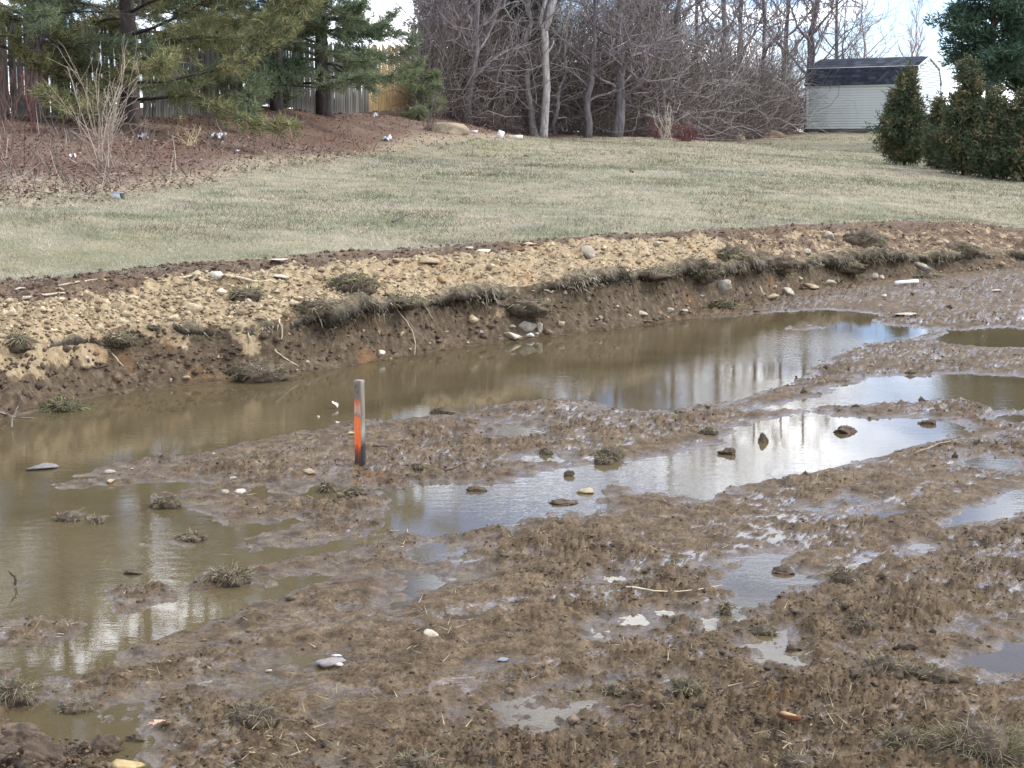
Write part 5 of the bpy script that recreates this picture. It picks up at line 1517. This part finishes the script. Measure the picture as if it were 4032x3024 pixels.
for z_, w__ in zip(zz, ws):
    V += [(-w__, -w__, z_), (w__, -w__, z_), (w__, w__, z_), (-w__, w__, z_)]
for i in range(len(zz) - 1):
    for k in range(4):
        Q.append([i * 4 + k, i * 4 + (k + 1) % 4, (i + 1) * 4 + (k + 1) % 4, (i + 1) * 4 + k])
Q.append([len(V) - 4, len(V) - 3, len(V) - 2, len(V) - 1])
me = make_mesh('post', V, Q)
me.materials.append(M_STK); me.materials.append(M_PAINT)
for i in range(0, 4 * (len(zz) - 1), 4): me.polygons[i].material_index = 1
pst = bpy.data.objects.new('post', me); COL.objects.link(pst); pst.parent = stake
M_NAIL = mat_plain('rusty_nail', (.03, .02, .016), (.05, .035, .028), 60, .7, 0)
for x_, z_ in ((-.006, .385), (.002, .358)):
    A = Acc(); A.tube([(x_, -wd - .003, z_), (x_, -wd + .004, z_)], .0032, 8); A.build('nail', M_NAIL, stake)

# ------------------------------------------------------------------ sticks, roots, leaf, litter
def stick(pts, r, col, label, name='stick', cat='stick', group=None, lift=0.0, sides=6, tip=.4):
    """pts: photograph pixels; each point on the ground unless a third value gives its height in metres above it"""
    W = []
    d0 = None
    for q in pts:
        if len(q) == 3 and q[2] is not None and d0 is not None:
            p = at_d(q[0], q[1], d0 + q[2])
        else:
            p = hit(q[0], q[1]); p = p + np.array([0, 0, r + lift]); d0 = p[1]
        W.append(p)
    W = np.array(W)
    o0 = W[0].copy()
    t = np.linspace(0, len(W) - 1, max(2, len(W) * 3))
    Wi = np.stack([np.interp(t, np.arange(len(W)), W[:, k]) for k in range(3)], -1)
    rng = np.random.default_rng(int(abs(pts[0][0]) + 7 * abs(pts[0][1])))
    Wi[1:-1] += rng.normal(0, r * .35, Wi[1:-1].shape)
    A = Acc(); A.tube(Wi - o0, np.linspace(r, r * tip, len(Wi)), sides, col, .12, rng)
    o = link(name, A.mesh(name, True), M_WOOD); o.location = o0
    tag(o, label, cat, group)
    return o
PST, DKS = (.50, .42, .28), (.075, .055, .045)
stick([(2465, 2316), (2600, 2335), (2720, 2330), (2840, 2312)], .0035, PST, 'long thin pale twig lying in the foreground left of the puddle')
stick([(1470, 1772), (1535, 1764)], .008, (.12, .085, .065), 'short brown stick lying right of the orange stake')
stick([(1755, 1858), (1810, 1840), (1855, 1822)], .007, (.15, .10, .075), 'brown stick slanting in the mud between the stake and the central puddle')
stick([(60, 2310), (62, 2285, 0), (56, 2268, 0), (34, 2248, 0)], .006, (.05, .038, .03), 'dark forked twig sticking out of the left pool')
stick([(1545, 860 + 18), (1575, 862), (1605, 850), (1650, 838)], .012, (.10, .085, .075), 'dark bent stick lying on the lawn')
stick([(1000, 2040), (930, 2010)], .004, PST, 'thin pale straw stem on the mud left of the stake') if False else None
stick([(1835, 2970), (1900, 2958), (1915, 2935)], .005, DKS, 'dark bent twig at the bottom centre of the foreground')
stick([(2420, 2800), (2530, 2788)], .007, (.14, .085, .06), 'reddish brown stick in the centre foreground')
stick([(3230, 990 + 12), (3340, 985)], .012, (.30, .23, .15), 'pale root lying along the right sod')
stick([(620, 1110), (720, 1100), (840, 1078)], .010, PST, 'pale root strand on the dark topsoil at left')
stick([(890, 1092), (1000, 1112), (1115, 1118)], .010, (.52, .43, .28), 'long straight pale root across the left spoil')
stick([(90, 1180), (200, 1168), (290, 1160)], .012, (.52, .44, .30), 'thick pale root at the top of the left spoil')
stick([(230, 1130), (310, 1122), (380, 1108)], .010, (.50, .42, .28), 'second pale root lying above the thick root at left')
stick([(320, 1468), (380, 1462), (432, 1456)], .010, (.10, .07, .05), 'dark root stub on the left cut face')
stick([(1545, 1215), (1600, 1262, -.10), (1628, 1310, -.25), (1635, 1360, -.42), (1633, 1398, -.6)], .006, (.34, .28, .18), 'long root arching out of the cut down into the ditch water')
stick([(1590, 1235), (1620, 1285, -.06), (1648, 1315, -.12)], .005, (.26, .20, .13), 'thin root beside the long arching root')
stick([(1660, 1190), (1690, 1230, -.05), (1710, 1268, -.1)], .005, (.32, .25, .16), 'wiry root hanging under the turf left of centre')
stick([(1390, 1215), (1372, 1250, -.06), (1345, 1278, -.1)], .007, (.40, .32, .2), 'crooked pale root hanging on the left cut')
stick([(1100, 1275), (1112, 1310, -.04), (1110, 1345, -.08)], .008, (.44, .36, .23), 'forked pale root on the left cut face')
stick([(975, 1320), (990, 1355, -.04), (1005, 1385, -.08)], .007, (.44, .36, .23), 'pale root spike on the left cut face')
stick([(440, 1395), (465, 1418, -.03), (485, 1440, -.06)], .006, (.46, .38, .25), 'split pale root at the far left cut face')
stick([(868, 1260), (860, 1290, -.04), (866, 1312, -.06)], .007, (.48, .40, .27), 'short curled pale root under the left spoil')
stick([(1805, 1155), (1860, 1160), (1925, 1155)], .008, (.40, .32, .2), 'horizontal root on the edge of the turf in the middle')
stick([(2120, 1140), (2170, 1158), (2180, 1165)], .010, (.44, .37, .25), 'thick root end poking from the turf above the blocky stone')
stick([(45, 1690), (48, 1650, 0), (72, 1600, .0)], .006, (.30, .26, .21), 'grey twig rising from the ditch at the left edge')
stick([(0, 1640), (60, 1645), (135, 1652)], .005, (.30, .26, .21), 'grey twig lying at the ditch edge at far left')
stick([(1080, 1400), (1130, 1420), (1175, 1452)], .007, (.46, .38, .25), 'pale stem slanting right of the wide slumped tuft')
stick([(640, 1800), (640, 1768, 0), (638, 1740, 0)], .005, (.16, .11, .08), 'short upright twig on the spit left of the stake')
stick([(3600, 1795), (3700, 1755), (3800, 1730)], .006, (.24, .18, .12), 'long stem on the near shore of the right puddle')
stick([(2885, 2232 + 620), (2960, 2850), (3040, 2846)], .0035, PST, 'x') if False else None
# reddish split wood chip
wb = hit(3100, 2846); sc = wb[1] / FPX
chip = empty('wood_chip', wb, -.6); tag(chip, 'reddish split chip of wood with pale inner face in the right foreground', 'wood chip')
A = Acc(); A.add(facet(np.random.default_rng(5), ICO2[0], 14) * np.array([.042, .011, .012]) + np.array([0, 0, .012]), None, ICO2[1], (.12, .045, .02)); A.build('bark', M_WOOD, chip)
A = Acc(); A.add(facet(np.random.default_rng(6), ICO2[0], 14) * np.array([.026, .005, .006]) + np.array([.004, -.004, .022]), None, ICO2[1], (.42, .28, .14)); A.build('heartwood', M_WOOD, chip)
# oak leaf
lb = hit(640, 2870); sc = lb[1] / FPX
half = [(0, 0), (.004, .010), (.012, .014), (.006, .020), (.020, .030), (.012, .034), (.009, .038), (.021, .050), (.012, .052), (.006, .056), (.008, .066), (0, .074)]
Vl = []; 
for x, y in half: Vl.append((x, y, .010 * (abs(x) / .02) + .004 * math.sin(y * 90)))
for x, y in half: Vl.append((-x, y, .012 * (abs(x) / .02) + .004 * math.sin(y * 90)))
Ql = []
nh = len(half)
Tl = []
for i in range(nh - 1):
    Ql.append([i, i + 1, nh + i + 1, nh + i])
Vl = np.array(Vl)
me = make_mesh('oak_leaf', Vl, Ql, col=(.52, .33, .22))
leaf = empty('oak_leaf', lb + np.array([.012, 0, .012]), 2.6); tag(leaf, 'curled pale brown oak leaf lying in the lower left foreground', 'leaf')
o = link('blade', me, M_LEAF, leaf); o.rotation_euler = (.25, .15, 0)
A = Acc(); A.tube([(0, -.014, .004), (0, 0, .004), (0, .04, .005), (0, .07, .003)], [.0012, .0011, .0009, .0004], 5, (.32, .18, .10)); o = A.build('vein', M_WOOD, leaf); o.rotation_euler = (.25, .15, 0)
lb2 = hit(3895, 2150)
A = Acc(); A.add(Vl * .9, Ql, None, (.40, .22, .14)); o = A.build('oak_leaf', M_LEAF); o.location = lb2 + np.array([0, 0, .008]); o.rotation_euler = (.3, .2, 1.2); tag(o, 'small reddish leaf on the mud near the right frame edge', 'leaf')
lb3 = hit(1330, 1612)
A = Acc(); A.add(Vl * 1.0, Ql, None, (.55, .48, .38)); o = A.build('floating_leaf', M_LEAF); o.location = (lb3[0], lb3[1], .006); o.rotation_euler = (.5, .1, .7); tag(o, 'pale leaf floating on the ditch water left of the stake top', 'leaf')
# white pipe
M_PVC = mat_plain('white_plastic', (.70, .68, .62), (.80, .78, .74), 8, .5, .1)
a, b = hit(3527, 1128), hit(3612, 1116)
A = Acc(); A.tube([np.zeros(3) + [0, 0, .02], (b - a) + [0, 0, .025]], .02, 12); o = A.build('pipe', M_PVC, None, True); o.location = a; tag(o, 'short white plastic pipe lying on the mud at right', 'pipe')
# utility box on the lawn
ub = hit(465, 786); sc = ub[1] / FPX
box = empty('valve_box', ub, -.25); tag(box, 'small pale grey box with dark green end at the lawn edge', 'box')
A = Acc(); A.box((-.01, 0, .035), (.105, .07, .075), (.46, .46, .45)); A.build('body', M_STONE, box)
A = Acc(); A.box((-.008, 0, .078), (.112, .076, .012), (.30, .30, .31)); A.build('lid', M_STONE, box)
A = Acc(); A.box((.054, 0, .036), (.022, .066, .07), (.04, .075, .05)); A.build('end_panel', M_STONE, box)
# dark lumps on the lawn
for px, py, lab in ((2485, 674, 'black lump on the lawn right of centre'), (2070, 612, 'small dark lump on the far lawn below the pale trunk')):
    stone(px, py, 20, 9, (.012, .010, .010), lab, px, name='dark_lump', cat='lump')
# litter along the thicket and under the pines
def scrap(px, py, w, h, col, label, seed, name='plastic_scrap', cat='litter'):
    rng = np.random.default_rng(seed)
    b = hit(px, py + h * .5)
    if b is None: b = at_d(px, py, 46); b[2] = gz(b[0], b[1])
    sc = b[1] / FPX
    m = 6
    g = np.linspace(-1, 1, m)
    GXs, GYs = np.meshgrid(g, g, indexing='ij')
    V = np.stack([GXs * w * sc / 2, GYs * w * sc * .35, np.abs(rng.normal(.4, .35, GXs.shape)) * h * sc], -1).reshape(-1, 3)
    V[:, :2] += rng.normal(0, w * sc * .05, (len(V), 2))
    ii = np.arange(m * m).reshape(m, m)
    q = np.stack([ii[:-1, :-1], ii[1:, :-1], ii[1:, 1:], ii[:-1, 1:]], -1).reshape(-1, 4)
    A = Acc(); A.add(V, q, None, col); o = A.build(name, M_PLAST); o.location = b + np.array([0, 0, .005]); tag(o, label, cat, 'litter under the trees')
M_PLAST = mat_vcol('crumpled_plastic', .4, 8, (.8, 1.1), 0, spec=.5)
for i, (px, py, w, h, col, lab) in enumerate(((860, 535, 56, 28, (.62, .64, .66), 'crumpled grey-white plastic bag on the red leaf litter behind the straw clump'), (565, 540, 40, 24, (.50, .50, .52), 'grey plastic rag on the litter left of the straw clump'),
        (288, 612, 26, 24, (.70, .72, .72), 'white scrap of plastic among the brambles left of the bare sapling'), (1522, 548, 34, 20, (.68, .70, .74), 'white plastic scrap at the edge of the leaf litter below the fence end'),
        (935, 595, 14, 12, (.8, .8, .8), 'tiny white scrap on the red litter right of the straw clump'), (1480, 452, 16, 22, (.7, .72, .72), 'white cup-like scrap at the fence foot left of the yellow section'))):
    scrap(px, py, w, h, col, lab, 900 + i)
def plank(px, py, w, h, col, label, rot=0., tilt=0.):
    b = hit(px, py + h * .5)
    if b is None: b = at_d(px, py, 46); b[2] = gz(b[0], b[1])
    sc = b[1] / FPX
    A = Acc(); A.box((0, 0, h * sc / 2), (w * sc, .09, h * sc), col); o = A.build('board', M_WOOD); o.location = b; o.rotation_euler = (0, tilt, rot); tag(o, label, 'board', 'scrap boards at the thicket edge')
plank(2032, 540, 54, 14, (.78, .72, .55), 'cream board lying left of the pale trunk')
plank(1966, 530, 22, 30, (.82, .80, .76), 'white board scrap leaning at the thicket edge', .3, .35)
plank(1866, 518, 30, 10, (.74, .70, .64), 'white board piece in the brush pile left of the leaning scrap')
# bare saplings and shrubs
def shrub(px, py, hpx, wpx, n, label, seed, col, r=.008, name='bare_shrub', cat='shrub', spread=.35, twigs=5, curl=.10):
    rng = np.random.default_rng(seed)
    b = hit(px, py)
    if b is None: b = at_d(px, py, 48); b[2] = gz(b[0], b[1])
    sc = b[1] / FPX
    root = empty(name, b); tag(root, label, cat)
    for k in range(n):
        A = Acc()
        h = hpx * sc * rng.uniform(.55, 1.05)
        az = rng.random() * 6.28; sp_ = spread * rng.uniform(.2, 1.2)
        p = np.array([rng.normal(0, wpx * sc * .06), rng.normal(0, wpx * sc * .06), -.03]); d_ = np.array([math.cos(az) * sp_, math.sin(az) * sp_, 1.0])
        pts = [p]
        for s_ in range(8):
            d_ = d_ / np.linalg.norm(d_); pts.append(pts[-1] + d_ * h / 8); d_ = d_ + rng.normal(0, curl, 3)
        pts = np.array(pts); A.tube(pts, np.linspace(r, r * .3, 9), 5, np.asarray(col) * rng.uniform(.8, 1.2))
        for j in range(twigs):
            q, dq = poly_at(pts, rng.uniform(.25, .95)); dq = dq / np.linalg.norm(dq)
            e = q + (dq + rng.normal(0, .6, 3)) * h * rng.uniform(.08, .2)
            e2 = e + (dq + rng.normal(0, .5, 3)) * h * .08
            A.tube([q, e, e2], [r * .45, r * .3, r * .15], 4, np.asarray(col) * rng.uniform(.8, 1.2))
        A.build('stem', M_TWIG, root)
    return root
shrub(405, 665, 460, 300, 17, 'pale bare multi-stemmed sapling in front of the thick-trunked pine', 950, (.33, .27, .21), .0075, spread=.42, twigs=8)
shrub(130, 520, 300, 160, 9, 'reddish bare shrub at the foot of the leftmost pine', 951, (.16, .075, .065), .006, spread=.3, twigs=6)
shrub(20, 500, 330, 160, 9, 'dull red bare shrub at the left frame edge', 952, (.19, .10, .085), .006, spread=.35, twigs=7)
shrub(755, 575, 110, 130, 16, 'clump of bent straw-coloured stalks on the leaf litter', 953, (.50, .40, .24), .006, 'dry_stalks', 'dry stalks', .8, 3, .25)
shrub(1190, 500, 80, 120, 12, 'low bare shrub below the dark-trunked pine', 954, (.22, .16, .13), .005, spread=.6)
shrub(1690, 515, 170, 140, 12, 'dark bare shrub at the corner of the fence end', 955, (.14, .11, .10), .008, spread=.5)
shrub(2620, 548, 150, 190, 14, 'pale dead branching shrub sticking out of the red brush pile', 956, (.42, .37, .29), .011, spread=.7, curl=.18)
shrub(2700, 556, 100, 260, 60, 'low dark red brush pile at the far lawn edge', 957, (.13, .055, .052), .008, spread=1.3, twigs=6, curl=.2)
shrub(2590, 545, 90, 120, 24, 'smaller dark red bush left of the red brush pile', 958, (.14, .065, .06), .007, spread=1.0, twigs=5, curl=.2)
shrub(3100, 520, 110, 160, 26, 'dark bare bush just left of the shed', 959, (.085, .07, .07), .009, spread=.8, twigs=7)
shrub(2950, 530, 120, 170, 22, 'grey bare bush between the dirt mounds and the shed', 960, (.15, .125, .12), .009, spread=.8, twigs=7)
# dirt mounds
def mound(px, py, w, h, col, label, seed):
    b = hit(px, py)
    if b is None or b[1] > 60: b = at_d(px, py, 55); b[2] = gz(b[0], b[1])
    sc = b[1] / FPX
    B, T = ICO3
    V = B * (1 + .22 * perlin(B[:, 0] * 2 + seed, B[:, 1] * 2 + B[:, 2], 9) + .08 * perlin(B[:, 0] * 7 + seed, B[:, 1] * 7 + B[:, 2] * 6, 10))[:, None]
    V = V * np.array([w * sc / 2, w * sc / 2 * .7, h * sc])
    A = Acc(); A.add(V, None, T, np.asarray(col) * np.random.default_rng(seed).uniform(.75, 1.2, (len(V), 1))); o = A.build('dirt_mound', M_CLOD, None, True); o.location = b
    tag(o, label, 'dirt mound', 'dirt mounds at the far lawn edge')
mound(2840, 548, 170, 44, (.36, .29, .18), 'sandy dirt mound right of the red brush pile', 3)
mound(3010, 540, 150, 30, (.24, .17, .115), 'brown dirt mound left of the shed', 4)
mound(1755, 520, 190, 36, (.30, .235, .15), 'straw-covered mound at the end of the leaf litter', 5)
# fallen branches at the thicket foot
for i, (pts, r, lab) in enumerate((([(1930, 500), (2010, 490), (2040, 470)], .03, 'pale fallen branch at the foot of the thicket left of the pale trunk'), ([(1940, 496), (2010, 440, 0), (2055, 402, 0)], .03, 'dead limb leaning up into the brush left of the pale trunk'),
        ([(2330, 530), (2368, 515), (2378, 470, 0)], .03, 'curved pale stem at the thicket foot right of the slender trunk'), ([(2965, 500), (3030, 470, 0)], .03, 'leaning dead stem left of the shed'))):
    try:
        stick(pts, r, (.30, .26, .22), lab, name='fallen_branch', cat='branch')
    except Exception as ex:
        print('branch', i, ex)
